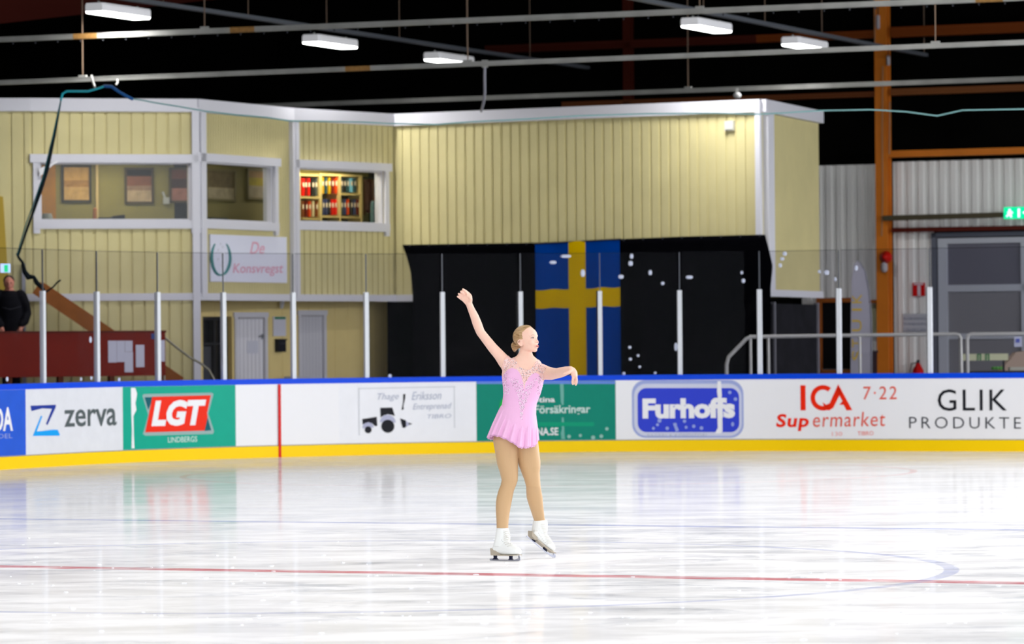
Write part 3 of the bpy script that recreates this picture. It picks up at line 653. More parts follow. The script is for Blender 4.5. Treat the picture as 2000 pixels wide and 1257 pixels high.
mb = MB(); s, z = vB.hit(322, 392); vB.quad(mb, s - .03, s + .06, z - .05, z + .05, 0, .08); mb.bar(vB.P(s - .04, z + .14, .05), vB.P(s + .02, z - .02, .05), .03, .03); tag(mb.build('wall_phone', mat('phone_grey', (175, 175, 170), .5)), 'pale wall telephone between the two right pictures', 'telephone')
mb = MB(); s = wC.hit(412, 422, -.5)[0]; wC.quad(mb, s - .15, s + .35, 3.05, 3.62, -.6, -.4); tag(mb.build('office_printer', mat('printer', (70, 76, 78), .5)), 'grey machine low in the left corner of the middle window', 'machine')
t = thing('pennant', 'white crumpled cloth hanging at the top left corner of the wide window', 'cloth', wB.P(*wB.hit(83, 345), .09))
mb = MB(); pts = [(77, 344), (76, 330), (84, 326), (95, 322), (108, 314), (116, 315), (105, 321), (92, 331), (84, 340)]; mb.prism([wB.P(*wB.hit(x, y, .1), .1) for x, y in pts], wB.n * .03); mb.build('cloth', mat('cloth_white', (225, 225, 228), .7), t)
# ---- shelves with ring binders behind the right window
sh = thing('binder_shelf', 'pale pine shelf full of ring binders behind the right upper window', 'shelf', vD.P(.8, 3.1, .15))
def vx(x): return vD.hit(x, 385, .28)[0]
def vz(x, y): return vD.hit(x, y, .28)[1]
M_pine = mat('shelf_pine', (205, 180, 112), .55, var=.1)
for x, wd in ((584, 5), (625, 7), (663, 4), (705, 6)): s = vx(x); vD.quad(MB(), s - wd * .004, s + wd * .004, 3.06, vz(600, 338), .02, .3).build('upright', M_pine, sh)
for x0, x1, y in ((575, 625, 341), (575, 625, 385), (590, 625, 427), (625, 705, 341), (663, 705, 379), (625, 705, 423)): vD.quad(MB(), vx(x0), vx(x1), vz(x0, y) - .012, vz(x0, y) + .02, .02, .29).build('shelf_board', M_pine, sh)
vD.quad(MB(), vx(575), vx(705), 3.1, vz(600, 341), .0, .02).build('shelf_back', mat('shelf_back', (70, 62, 36), .7), sh)
COLS = dict(red=(222, 22, 5), black=(38, 38, 34), yellow=(196, 150, 12), teal=(48, 78, 78), orange=(215, 66, 10), maroon=(110, 28, 16), navy=(58, 66, 98), cream=(196, 180, 130), brown=(130, 66, 26), blue=(120, 190, 205), grey=(70, 74, 68))
rows = [(384, 344, [(594, 'red'), (599, 'maroon'), (605, 'red'), (613, 'black'), (619, 'grey')]),
        (380, 342, [(632, 'yellow'), (638.5, 'teal'), (645, 'yellow'), (651.5, 'maroon'), (658, 'orange')]),
        (377, 344, [(669, 'grey'), (675, 'black'), (681, 'teal'), (688, 'blue'), (695, 'teal')]),
        (425, 388, [(593, 'brown'), (600, 'maroon'), (606, 'orange'), (613, 'cream'), (620, 'brown')]),
        (421, 385, [(633, 'navy'), (639, 'navy'), (645, 'black'), (651, 'red'), (657, 'red')]),
        (421, 385, [(669, 'grey'), (675, 'navy'), (681, 'orange'), (688, 'black'), (694, 'navy'), (700, 'maroon')])]
rn = ['upper left bay', 'upper middle bay', 'upper right bay', 'lower left bay', 'lower middle bay', 'lower right bay']
on = ['first', 'second', 'third', 'fourth', 'fifth', 'sixth']
for (yb, yt, items), rw in zip(rows, rn):
    for i, (x, cn) in enumerate(items):
        s = vx(x); z0 = vz(x, yb) + .016; z1 = vz(x, yt) - .03; hw = .022
        t = thing('ring_binder', '%s ring binder, %s from left in the %s of the pine shelf' % (cn, on[i], rw), 'binder', vD.P(s, z0, .15), 'ring binders on the pine shelf')
        vD.quad(MB(), s - hw, s + hw, z0, z1, .03, .27).build('cover', mat('binder_' + cn, COLS[cn], .5), t)
        zm = z0 + (z1 - z0) * .62; vD.quad(MB(), s - hw * .8, s + hw * .8, zm - .035, zm + .035, .27, .273).build('spine_label', mat('label_cream', (222, 200, 165), .6), t)
# a rack of hanging jackets beside the shelf
t = thing('coat_rack', 'rack of dull coloured jackets right of the binder shelf', 'coat rack', vD.P(vx(728), 3.06, .2))
MB().tube([vD.P(vx(708), vz(720, 347), .2), vD.P(vx(748), vz(720, 347), .2)], .012, 8).build('rail', M_dark, t)
for i, (x, c, y1) in enumerate(((714, (120, 72, 42), 420), (721, (150, 92, 82), 410), (728, (105, 40, 34), 415), (735, (158, 106, 62), 405), (742, (92, 48, 38), 425), (724, (110, 142, 140), 436), (738, (120, 112, 70), 438))):
    s = vx(x); off = .2 if i < 5 else .34; zt = vz(x, 350 if i < 5 else 392); zb = vz(x, y1)
    tag(MB().rings([[vD.P(s + a * k, z, off + b_ * .03) for a, b_ in ((-1, -1), (1, -1), (1, 1), (-1, 1))] for z, k in (((zb if i < 5 else 3.06), .05), (zt - .15, .045), (zt - .05, .04), (zt, .01))]).build('jacket', mat('jacket_%d' % i, c, .8, var=.4, vscale=14)), '%s jacket on the rack, %s' % (['brown', 'dusty pink', 'maroon', 'tan', 'dark brown', 'grey-green', 'olive'][i], ['leftmost', 'second from left', 'in the middle', 'second from right', 'rightmost', 'low in front on the left', 'low in front on the right'][i]), 'jacket', 'jackets on the rack')
# ---- white sign with wreath
wS = wC; r = wS.rect(405, 556, 457, 552); r = (wS.hit(407, 500)[0], wS.hit(556, 500)[0], wS.hit(480, 551)[1], wS.hit(480, 460)[1])
t = thing('wall_sign', 'white sign with green wreath and faded pink script below the middle window', 'sign', wS.P((r[0] + r[1]) / 2, r[2], .03))
wS.quad(MB(), *r, .012, .04).build('sign_board', mat('sign_white', (215, 217, 232), .5), t)
def on(w, x, y, off): return w.P(*w.hit(x, y, off), off)
for side in (-1, 1):
    pts = []
    for k in range(15):
        a = math.radians(-50 + 140 * k / 14); pts.append(on(wS, 431 + side * 18.0 * math.cos(a) * 1.0, 503 + 34 * math.sin(a), .045))
    MB().tube(pts, [.008 + .022 * math.sin(PI * (k + 1) / 16) for k in range(15)], 8).build('wreath_branch', mat('wreath_green', (75, 130, 130), .6), t)
def wall_words(w, parent, name, txt, x0, x1, yt, yb, off, m, bold=0, shear=0, slope=0, space=1):
    vs, fs = text_poly(txt, bold, shear, space)
    return MB().add([on(w, x0 + (x1 - x0) * u, yb + (yt - yb) * v + slope * (x0 + (x1 - x0) * u - x0), off) for u, v in vs], fs).build(name, m, parent)
M_pink = mat('faded_pink', (214, 160, 180), .6)
wall_words(wS, t, 'lettering', 'De', 488, 517, 472, 496, .045, M_pink, .01, .3); wall_words(wS, t, 'lettering', 'Konsvregst', 455, 553, 514, 539, .045, M_pink, .012, .15)
mb = MB()
for k in range(8): p = on(wS, 431 + 5 * math.sin(k * 2.2), 476 + k * 6, .043); mb.ell(p, (wS.u * .02, wS.n * .003, UZ * .022), 8, 5)
mb.build('faint_motif', mat('motif', (196, 196, 205), .7), t)
# ---- small box on the main wall
t = thing('junction_box', 'small square grey box high on the yellow wall near its right corner', 'box', wE.P(*wE.hit(1427, 255), .02))
r = wE.rect(1418.5, 1436.5, 236, 255); wE.quad(MB(), *r, .02, .07).build('housing', mat('box_grey', (186, 186, 178), .5), t); wE.quad(MB(), r[0] + .02, r[1] - .02, r[2] + .02, r[3] - .02, .07, .08).build('lid', mat('box_lid', (196, 196, 190), .5), t)
# ================================================================ BLACK CURTAIN AND FLAG
M_black = mat('curtain_black', (6, 6, 9), .9, spec=.0)
def cloth_on(w, name, m, parent, xs, top, bot, off, amp, per, nz=24, slack=.0, seed=0, left=None, right=None):
    xs0, xs1 = xs; nx = int((xs1 - xs0) / 3) + 1; G = []
    for j in range(nz + 1):
        row = []; v = j / nz
        for i in range(nx + 1):
            u = i / nx; x = xs0 + (xs1 - xs0) * u; yt = interp(x, top); y = yt + (bot - yt) * v
            if left: x = max(x, interp(y, left)) if u < .5 else x
            if right: x = min(x, interp(y, right)) if u > .5 else x
            f = amp * (math.sin(x / per + seed) * .6 + math.sin(x / per * .37 + v * 1.5 + seed * 2) * .5 + noise.noise(Vector((x * .03, v * 3, seed))) * .8) * (.35 + .65 * v)
            row.append(on(w, x, y, off + f + amp))
        G.append(row)
    vs = [p for r_ in G for p in r_]; vs2 = [p - w.n * .006 for p in vs]; n = len(vs); W_ = nx + 1; fs = []
    for j in range(nz):
        for i in range(nx): a = j * W_ + i; fs.append((a, a + 1, a + W_ + 1, a + W_)); fs.append((n + a + W_, n + a + W_ + 1, n + a + 1, n + a))
    for i in range(nx): fs.append((i, n + i, n + i + 1, i + 1)); a = nz * W_ + i; fs.append((a, a + 1, n + a + 1, n + a))
    for j in range(nz): a = j * W_; fs.append((a, a + W_, n + a + W_, n + a)); a = j * W_ + nx; fs.append((a, n + a, n + a + W_, a + W_))
    return MB().add(vs + vs2, fs).build(name, m, parent, True)
cu = thing('black_curtain', 'long black cloth hung across the lower half of the yellow wall', 'curtain', wE.P(3.3, .1, .15))
cloth_on(wE, 'cloth', M_black, cu, (783, 1509), [(783, 478), (1045, 474), (1210, 467), (1330, 462), (1494, 458), (1509, 462)], 800, .07, .035, 9, 30, left=[(470, 783), (500, 796), (530, 804), (575, 806), (640, 762), (800, 762)] if False else [(470, 783), (500, 794), (530, 802), (575, 806), (800, 806)], right=[(458, 1494), (488, 1502), (520, 1509), (560, 1505), (800, 1505)])
for x in range(800, 1500, 38): MB().box(on(wE, x, interp(x, [(783, 478), (1045, 474), (1210, 467), (1330, 462), (1494, 458)]) + 1.5, .15), (.03, .03, .03)).build('hook', M_dark, cu)
cu2 = thing('black_curtain', 'black sheet standing in for deep shade in the recess left of the long curtain', 'curtain', wR.P(wR.hit(780, 700)[0], .05, .6))  # added black sheet, the painted shade of the recess
cloth_on(wR, 'cloth', M_black, cu2, (757, 860), [(757, 584), (860, 584)], 805, .5, .03, 8, 20)
M_fb = mat('flag_blue', (2, 56, 140), .9, spec=.0); M_fy = mat('flag_yellow', (205, 168, 2), .9, spec=.0)
fl = thing('flag', 'large blue flag with a yellow cross hung on the black curtain', 'flag', wE.P(wE.hit(1128, 735)[0], .5, .25))
def flag():
    nx, nz = 84, 110; G = []; mi = []
    for j in range(nz + 1):
        for i in range(nx + 1):
            u = i / nx; v = j / nz; x = 1045 + 165 * u + 3 * v; yt = 476 - 9 * u + 1.5 * math.sin(u * 22); y = yt + (760 - yt) * v
            f = .016 * math.sin(u * 17 + v * 2) * (.3 + v) + .02 * noise.noise(Vector((u * 3, v * 3, 4)))
            G.append(on(wE, x, y, .2 + f))
    vs2 = [p - wE.n * .005 for p in G]; n = len(G); fs = []
    for j in range(nz):
        for i in range(nx):
            a = j * (nx + 1) + i; u = (i + .5) / nx; v = (j + .5) / nz; yel = .395 <= u <= .59 or .318 <= v <= .443
            fs.append((a, a + 1, a + nx + 2, a + nx + 1)); mi.append(int(yel)); fs.append((n + a + nx + 1, n + a + nx + 2, n + a + 1, n + a)); mi.append(int(yel))
    mb = MB(); mb.v = G + vs2; mb.f = fs; mb.mi = mi; mb.build('flag_cloth', [M_fb, M_fy], fl, True)
flag()
MB().tube([on(wE, 1043, 476, .2), on(wE, 1212, 467, .2)], .012, 8).build('top_cord', M_dark, fl)
# dark lower part under the right corner
wF2 = Wall(gp(1505, 66.6), gp(1600, 69.2)); r = wF2.rect(1508, 1595, 568, 760)
cu3 = thing('dark_screen', 'dark grey mesh screen under the right corner of the yellow building', 'screen', wF2.P((r[0] + r[1]) / 2, 0, 0))
wF2.quad(MB(), r[0], r[1], 0.1, ZB - .15, -.02, .02).build('mesh_sheet', mat('mesh_grey', (34, 34, 40), .8, var=.5, vscale=3), cu3)
mb = MB()
for s in (r[0], r[1] - .06): wF2.quad(mb, s, s + .06, 0, ZB - .12, -.03, .05)
mb.build('upright', mat('screen_grey', (120, 120, 128), .5), cu3)
# ================================================================ LEFT: PANEL, STAIR, PERSON
wP = Wall(gp(-60, 59.6), gp(323, 61.2)); r = wP.rect(-60, 322, 650, 735)
M_rb = mat('red_brown_board', (126, 28, 8), .5, var=.12, vscale=3)
t = thing('stand_barrier', 'red-brown wooden barrier with paper sheets behind the left boards', 'barrier', wP.P((r[0] + r[1]) / 2, 0, 0))
zt = wP.hit(150, 650)[1]; zb = wP.hit(150, 735)[1]
wP.quad(MB(), r[0], r[1], zb, zt, -.02, .02).build('board', M_rb, t); wP.quad(MB(), r[0], r[1] + .01, zt, zt + .03, -.03, .04).build('top_rail', mat('rail_brown', (92, 30, 14), .5), t)
for x in (20, 120, 220, 316): s = wP.hit(x, 700)[0]; wP.quad(MB(), s - .04, s + .04, 0, zt, -.1, -.02).build('support_post', mat('post_brown', (96, 50, 24), .6), t)
M_paper = mat('paper', (205, 205, 220), .6)
for i, (x0, x1, y0, y1) in enumerate(((210, 227, 665, 708), (227, 243, 665, 707), (243, 258, 665, 687), (242, 259, 687, 727), (264, 281, 673, 717), (306, 321, 664, 706))):
    q = wP.rect(x0, x1, y0, y1); tag(wP.quad(MB(), q[0], q[1] - .004, q[2] + .003, q[3], .021, .025).build('paper_sheet', M_paper), 'white paper sheet on the red-brown barrier, ' + ['leftmost', 'second from left', 'short one, third in the upper row', 'hanging low under the short sheet', 'alone right of the cluster', 'at the right end of the barrier'][i], 'paper', 'papers on the red-brown barrier')
q = wP.rect(294, 307, 651, 662); tag(wP.quad(MB(), *q, .021, .026).build('sticker', mat('sticker_blue', (60, 80, 140), .5)), 'small blue sticker at the top right of the red-brown barrier', 'sticker')
# platform and stair
wQ = Wall(gp(-60, 61.3), gp(85, 61.8))
t = thing('landing', 'brown wooden landing behind the red-brown barrier', 'landing', wQ.P(.4, 0, -.4))
wQ.quad(MB(), 0, wQ.L, .86, .94, -1.0, .35).build('deck', mat('deck_brown', (96, 66, 40), .7), t)
for s in (.1, wQ.L - .1): wQ.quad(MB(), s - .05, s + .05, 0, .86, -.1, 0).build('leg', mat('post_brown', (96, 50, 24), .6), t)
t = thing('staircase', 'brown wooden stair descending to the right in front of the yellow wall', 'stairs', at(215, 860, 62.3))
M_str = mat('stringer_brown', (150, 92, 46), .6, var=.15)
A, B_ = at(78, 562, 62.4), at(352, 748, 62.7); MB().bar(A, B_, .05, .2).build('stringer', M_str, t)
off = Vector((0, -.5, 0)); MB().bar(A + off, B_ + off, .05, .2).build('stringer', M_str, t)
for k in range(9): c = A.lerp(B_, (k + .5) / 9) + off / 2 - UZ * .02; MB().box(c, (.26, .5, .035)).build('step', mat('tread_brown', (118, 76, 42), .7), t)
t = thing('stair_handrail', 'curved grey metal handrail right of the red-brown barrier', 'handrail', at(372, 860, 61.9))
pts = [at(x, y, 61.9) for x, y in ((320, 658), (345, 678), (370, 697), (392, 709), (408, 722), (417, 738), (420, 752))]
MB().tube(pts, .018, 10).build('rail', mat('rail_metal', (150, 146, 130), .4, .3), t, True)
p0 = pts[0]; MB().tube([p0, Vector((p0.x, p0.y, .0))], .018, 10).build('post', mat('rail_metal', (150, 146, 130), .4, .3), t, True)
p0 = pts[-1]; MB().tube([p0, Vector((p0.x, p0.y, .0))], .018, 10).build('post', mat('rail_metal', (150, 146, 130), .4, .3), t, True)
# green emergency sign behind the person and a pale pillar
wX = Wall(gp(-60, 62.3), gp(60, 62.4))
t = thing('exit_sign', 'small lit green emergency sign on the yellow wall above the standing person', 'exit sign', wX.P(*wX.hit(10, 533), 0)); r = wX.rect(1, 20, 515, 532)
wX.quad(MB(), *r, -.04, .04).build('lamp_box', mat('sign_glow_white', (190, 210, 255), .5, emit=(170, 200, 255), estr=.6), t); r = wX.rect(8, 16, 517, 531); wX.quad(MB(), *r, .04, .045).build('green_pictogram', mat('sign_glow_green', (40, 190, 120), .5, emit=(40, 190, 120), estr=.6), t)
mb = MB(); r = wA.rect(43, 50, 500, 700); wA.quad(mb, r[0], r[1], 0, wA.hit(46, 515)[1], .035, .11); tag(mb.build('downpipe', mat('pipe_grey', (150, 150, 155), .5)), 'pale grey vertical pipe on the yellow wall beside the standing person', 'pipe')
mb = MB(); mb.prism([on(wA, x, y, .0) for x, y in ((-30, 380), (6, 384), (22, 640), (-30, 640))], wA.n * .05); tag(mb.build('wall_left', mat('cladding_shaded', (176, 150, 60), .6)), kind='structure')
# ================================================================ HALL END WALL, STEEL AND DOOR ON THE RIGHT
hp = at(1720, 700, 74); hd = RB
wH = Wall((hp.x - hd.x * 34, hp.y - hd.y * 34), (hp.x + hd.x * 12, hp.y + hd.y * 12))
M_steel = mat('steel_orange', (206, 118, 36), .5, var=.15, vscale=2); M_steel_unlit = mat('steel_unlit', (66, 20, 8), .6)  # dark red copy of the orange steel, its lack of light painted in
zc = wH.hit(1850, 316)[1]
M_hall = mat('hall_black', (9, 9, 8), .95, spec=.0, var=.5, vscale=1.2)
tag(wH.quad(MB(), 0, wH.L, 0, 10.2, -.3, -.2).build('wall_back', M_hall), kind='structure')
M_corr = mat('sheet_white', (222, 222, 220), .5, .1)
def corr(w, s0, s1, z0, z1, name='wall_back', m=M_corr, per=.2, dp=.035, off=-.1):
    mb = MB(); pr = []; s = s0
    while s < s1:
        for ds, o in ((0, 0), (per * .35, 0), (per * .45, dp), (per * .9, dp)): pr.append((min(s + ds, s1), o))
        s += per
    pr.append((s1, pr[-1][1])); R = []
    for s_, o in pr: R.append([w.P(s_, z0, off + o - .02), w.P(s_, z0, off + o), w.P(s_, z1, off + o), w.P(s_, z1, off + o - .02)])
    mb.rings(R); return tag(mb.build(name, m), kind='structure')
sx = lambda x, y=500: wH.hit(x, y)[0]
corr(wH, sx(1560), sx(1726), 0, zc, off=-.16); corr(wH, sx(1742), sx(1822), 0, wH.hit(1780, 452)[1]); corr(wH, sx(1742), sx(2080), wH.hit(1880, 446)[1], wH.hit(1880, 312)[1])
def steel(name, label, w, x0, x1, y0, y1, o0, o1, m, cat='steel beam', grp='steel frame of the hall', z0=None, z1=None):
    r = w.rect(x0, x1, y0, y1); z0 = r[2] if z0 is None else z0; z1 = r[3] if z1 is None else z1
    mb = MB(); tH = .03; s0, s1 = r[0], r[1]
    if z1 - z0 > s1 - s0:       # column: I-section
        w.quad(mb, s0, s1, z0, z1, o1 - tH, o1); w.quad(mb, s0, s1, z0, z1, o0, o0 + tH); w.quad(mb, (s0 + s1) / 2 - .02, (s0 + s1) / 2 + .02, z0, z1, o0 + tH, o1 - tH)
    else: w.quad(mb, s0, s1, z1 - tH, z1, o0, o1); w.quad(mb, s0, s1, z0, z0 + tH, o0, o1); w.quad(mb, s0, s1, z0 + tH, z1 - tH, (o0 + o1) / 2 - .02, (o0 + o1) / 2 + .02)
    return tag(mb.build(name, m), label, cat, grp)
steel('steel_column', 'orange-brown steel column beside the white corrugated wall', wH, 1719, 1742, 300, 500, .0, .25, M_steel, 'steel column', z0=0, z1=8.6)
steel('steel_column', 'unlit steel column, shade painted in dark red, rising behind the yellow building', wH, 1224, 1238, 50, 150, .0, .2, M_steel_unlit, 'steel column', z0=0, z1=8.6)
def girt(label, pts, h, m, o=.12, dep=.16):   # horizontal member following two pixel points of the wall
    (xa, ya), (xb, yb) = pts; a = on(wH, xa, ya, o); b_ = on(wH, xb, yb, o); b_.z = a.z = (a.z + b_.z) / 2
    mb = MB(); mb.bar(a, b_, dep, h); mb.bar(a + wH.n * dep * .5 + UZ * h * .45, b_ + wH.n * dep * .5 + UZ * h * .45, .03, h * .25)
    return tag(mb.build('steel_beam', m), label, 'steel beam', 'steel frame of the hall')
girt('unlit upper wall beam, shade painted in dark red, running left from the orange column', ((950, 98), (1480, 77)), .14, M_steel_unlit)
girt('orange-brown upper wall beam between the two ceiling lamps and the column', ((1480, 77), (1720, 67)), .13, mat('steel_brown', (112, 52, 12), .55))
girt('orange-brown upper wall beam right of the column', ((1742, 62), (2060, 54)), .17, mat('steel_brown', (112, 52, 12), .55))
girt('brown wall beam carrying pale clips, left of the column', ((1100, 205), (1720, 184)), .09, mat('steel_umber', (98, 52, 24), .6))
girt('brown wall beam carrying pale clips, right of the column', ((1742, 180), (2060, 171)), .11, mat('steel_umber2', (116, 68, 34), .55))
girt('orange beam above the white corrugated panel right of the column', ((1720, 300), (2060, 295)), .11, M_steel)
girt('dark red-brown door lintel beam right of the column', ((1744, 450), (2060, 443)), .07, mat('lintel', (80, 22, 12), .6))
t = thing('cable_tray', 'dark olive cable tray crossing the column and leading to the green sign', 'cable tray', on(wH, 1850, 424, .35))
a, b_ = on(wH, 1727, 426, .35), on(wH, 2050, 417, .35); MB().bar(a, b_, .12, .09).build('channel', mat('tray_olive', (72, 66, 50), .6), t)
for k in (.1, .5, .9): p = a.lerp(b_, k); MB().bar(p, p - wH.n * .34, .04, .04).build('bracket', M_dark, t)
# fittings on the column and beam
for x, y, lb, h in ((1715, 43, 'upper left side of the orange column', .19), (1735, 118, 'right side of the orange column below the upper beam', .12)):
    t = thing('cable_lamp', 'small white fitting on the ' + lb, 'fitting', on(wH, x, y, .27)); mb = MB(); p = on(wH, x, y, .27); mb.tube([p - UZ * h / 2, p + UZ * h / 2], .035, 10); mb.build('body', mat('fit_white', (165, 160, 165), .5), t, True)
    MB().tube([p + UZ * h / 2, p + UZ * (h / 2 + .25)], .008, 6).build('cable', M_dark, t)
mb = MB(); mb.tube([on(wH, 1722, 460, .3), on(wH, 1724, 380, .3), on(wH, 1723, 260, .3), on(wH, 1724, 130, .3)], .012, 6); mb.tube([on(wH, 1737, 300, .3), on(wH, 1738, 200, .3)], .014, 6)
tag(mb.build('conduit', mat('conduit', (150, 112, 80), .5)), 'thin pale conduits running down the orange column', 'conduit')
t = thing('alarm_bell', 'round red alarm bell with white base on the orange column', 'alarm bell', on(wH, 1730, 525, .3)); p = on(wH, 1730, 502, .34)
mb = MB(); mb.tube([p - wH.n * .06, p + wH.n * .0, p + wH.n * .04], [.1, .112, .06], 20); mb.build('bell_dome', mat('bell_red', (190, 20, 12), .3), t, True)
MB().ell(on(wH, 1726, 504, .4), (wH.u * .025, wH.n * .01, UZ * .03), 10, 6).build('dome_cap', mat('cap_pale', (225, 190, 190), .4), t, True)
p = on(wH, 1727, 521, .33); MB().tube([p - UZ * .04, p + UZ * .03], .06, 12).build('base', mat('fit_white', (165, 160, 165), .5), t, True)
# fire sign, text notice, extinguisher
t = thing('fire_sign', 'red and white fire equipment sign on the corrugated wall', 'sign', on(wH, 1793, 578, .02)); r = wH.rect(1781, 1805, 552, 578); wH.quad(MB(), *r, -.06, -.03).build('plate', mat('sign_red', (190, 16, 16), .5), t); r = wH.rect(1791, 1797, 557, 577); wH.quad(MB(), *r, -.03, -.024).build('pictogram', mat('sign_w', (200, 190, 200), .5), t)
r = wH.rect(1784, 1802, 553, 556); wH.quad(MB(), *r, -.03, -.024).build('pictogram', mat('sign_w', (200, 190, 200), .5), t)
t = thing('text_notice', 'faint grey three-line notice on the corrugated wall below the fire sign', 'notice', on(wH, 1785, 647, 0)); r = wH.rect(1762, 1811, 612, 648); wH.quad(MB(), *r, -.06, -.045).build('plate', mat('notice_grey', (176, 178, 186), .6), t)
for y, s in ((623, 'RÖKNING'), (634, 'FÖRBJUDEN'), (646, 'I ISHALLEN')): wall_words(wH, t, 'lettering', s, 1765, 1808, y - 5, y + 1.5, -.04, mat('notice_ink', (118, 124, 142), .6))
t = thing('fire_extinguisher', 'red fire extinguisher low on the corrugated wall right of the column', 'fire extinguisher', on(wH, 1793, 770, .12))
p = on(wH, 1793, 712, .12); MB().tube([p - UZ * .5, p - UZ * .1, p - UZ * .01], [.1, .1, .05], 16).build('cylinder', mat('ext_red', (180, 12, 12), .3), t, True)
MB().tube([p, p + UZ * .06], .03, 10).build('valve', M_dark, t, True); MB().tube([p + UZ * .04, p + UZ * .02 + wH.u * -.12, p - UZ * .12 - wH.u * .15], .012, 8).build('hose', mat('hose', (70, 66, 66), .5), t, True)
# large door
M_dfr = mat('door_frame_grey', (172, 176, 186), .5); M_dpn = mat('door_pane_grey', (100, 100, 112), .4); M_dpn2 = mat('door_pane_lower', (122, 122, 128), .4)
t = thing('door_4', None, None, on(wH, 1910, 800, 0), kind='structure'); z_top = wH.hit(1900, 453)[1]; s0, s1 = sx(1818), sx(2070)
mb = MB(); wH.quad(mb, s0, s0 + .09, 0, z_top, -.12, -.02); wH.quad(mb, s0, s1, z_top - .08, z_top, -.12, -.02); mb.build('outer_frame', mat('door_frame_dark', (92, 96, 108), .5), t)
mb = MB(); sa, sb, sc = sx(1830), sx(1848), sx(1992); zt = z_top - .1
wH.quad(mb, sa, sb, 0, zt, -.12, -.05); wH.quad(mb, sc, sc + .09, 0, zt, -.12, -.05); wH.quad(mb, sc + .1, s1, zt - .15, zt, -.12, -.05); wH.quad(mb, sa, s1, zt - .1, zt, -.12, -.04)
zr = wH.hit(1920, 562)[1]; wH.quad(mb, sb, s1, zr - .06, zr + .06, -.12, -.05); zr2 = wH.hit(1920, 656)[1]; wH.quad(mb, sb, s1, zr2 - .05, zr2 + .05, -.12, -.06); mb.build('frame', M_dfr, t)
wH.quad(MB(), sb, sc, zr + .06, zt - .1, -.12, -.09).build('upper_pane', M_dpn, t); wH.quad(MB(), sb, sc, zr2 + .05, zr - .06, -.12, -.09).build('middle_pane', M_dpn2, t); wH.quad(MB(), sb, sc, .2, zr2 - .05, -.12, -.09).build('lower_pane', M_dpn2, t)
wH.quad(MB(), sc + .09, s1, .2, zt - .15, -.12, -.1).build('side_panel', M_dpn, t)
# illuminated exit sign at the right edge
t = thing('exit_sign', 'lit green emergency exit sign hanging at the right edge above the big door', 'exit sign', on(wH, 1985, 428, .4)); r = wH.rect(1961, 2030, 403.5, 427, .4)
wH.quad(MB(), *r, .36, .42).build('lamp_box', mat('exit_green', (0, 190, 130), .5, emit=(0, 200, 135), estr=.7), t)
M_sw = mat('exit_white', (210, 240, 240), .5, emit=(210, 245, 240), estr=.9)
mb = MB()
for poly in ([(1970, 408), (1974, 408), (1974, 413), (1970, 413)], [(1967, 414), (1976, 412), (1979, 416), (1975, 417), (1977, 424), (1973, 424), (1971, 419), (1967, 424), (1965, 422), (1969, 417)]): mb.prism([on(wH, x, y, .42) for x, y in poly], wH.n * .006)
mb.build('running_figure', M_sw, t); mb = MB(); mb.prism([on(wH, x, y, .42) for x, y in [(1988, 407), (1992, 407), (1992, 424), (1988, 424)]], wH.n * .006); mb.prism([on(wH, x, y, .42) for x, y in [(1997, 415), (2006, 409), (2006, 421)]], wH.n * .006); mb.build('arrow', M_sw, t)
# brown framed opening; a black slab paints its dark inside
t = thing('framed_opening', 'brown-framed opening, its dark inside painted black, left of the feather banner', 'cabinet', on(wH, 1635, 800, .15)); M_bw = mat('brown_wood', (140, 76, 28), .6)
r = wH.rect(1602, 1668, 590, 722, .2); wH.quad(MB(), r[0], r[1], r[2], r[3], .02, .2).build('dark_inside', M_blk, t)
mb = MB(); wH.quad(mb, r[0] - .05, r[0] + .04, r[2] - .1, r[3] + .08, .0, .26); wH.quad(mb, r[0], r[1], r[3], r[3] + .08, .0, .26); wH.quad(mb, r[0], r[1], r[2] - .08, r[2], 0, .26); mb.build('frame', M_bw, t)
r = wH.rect(1604, 1668, 720, 800, .2); wH.quad(MB(), r[0], r[1], 0, r[3], .0, .2).build('plinth', mat('plinth_grey', (120, 118, 118), .6), t)
t = thing('pallet_box', 'dark bin standing between the feather banner and the orange column', 'bin', on(wH, 1712, 790, .3)); r = wH.rect(1698, 1712, 688, 790, .3)
wH.quad(MB(), r[0], r[1], 0, r[3], .26, .6).build('body', mat('bin_navy', (30, 32, 44), .5), t); wH.quad(MB(), r[0] - .02, r[1] + .02, r[3], r[3] + .03, .24, .62).build('lid', mat('bin_lid', (38, 40, 52), .5), t)
mb = MB(); r = wH.rect(1702, 1724, 594, 650, .02); wH.quad(mb, *r, -.1, .06); tag(mb.build('notice_board', mat('board_olive', (176, 174, 140), .6)), 'pale olive board between the banner and the orange column', 'board')
mb = MB(); r = wH.rect(1701, 1724, 585, 592, .1); wH.quad(mb, *r, -.1, .2); tag(mb.build('shelf_rail', M_bw), 'short brown wooden rail above the pale olive board', 'rail')
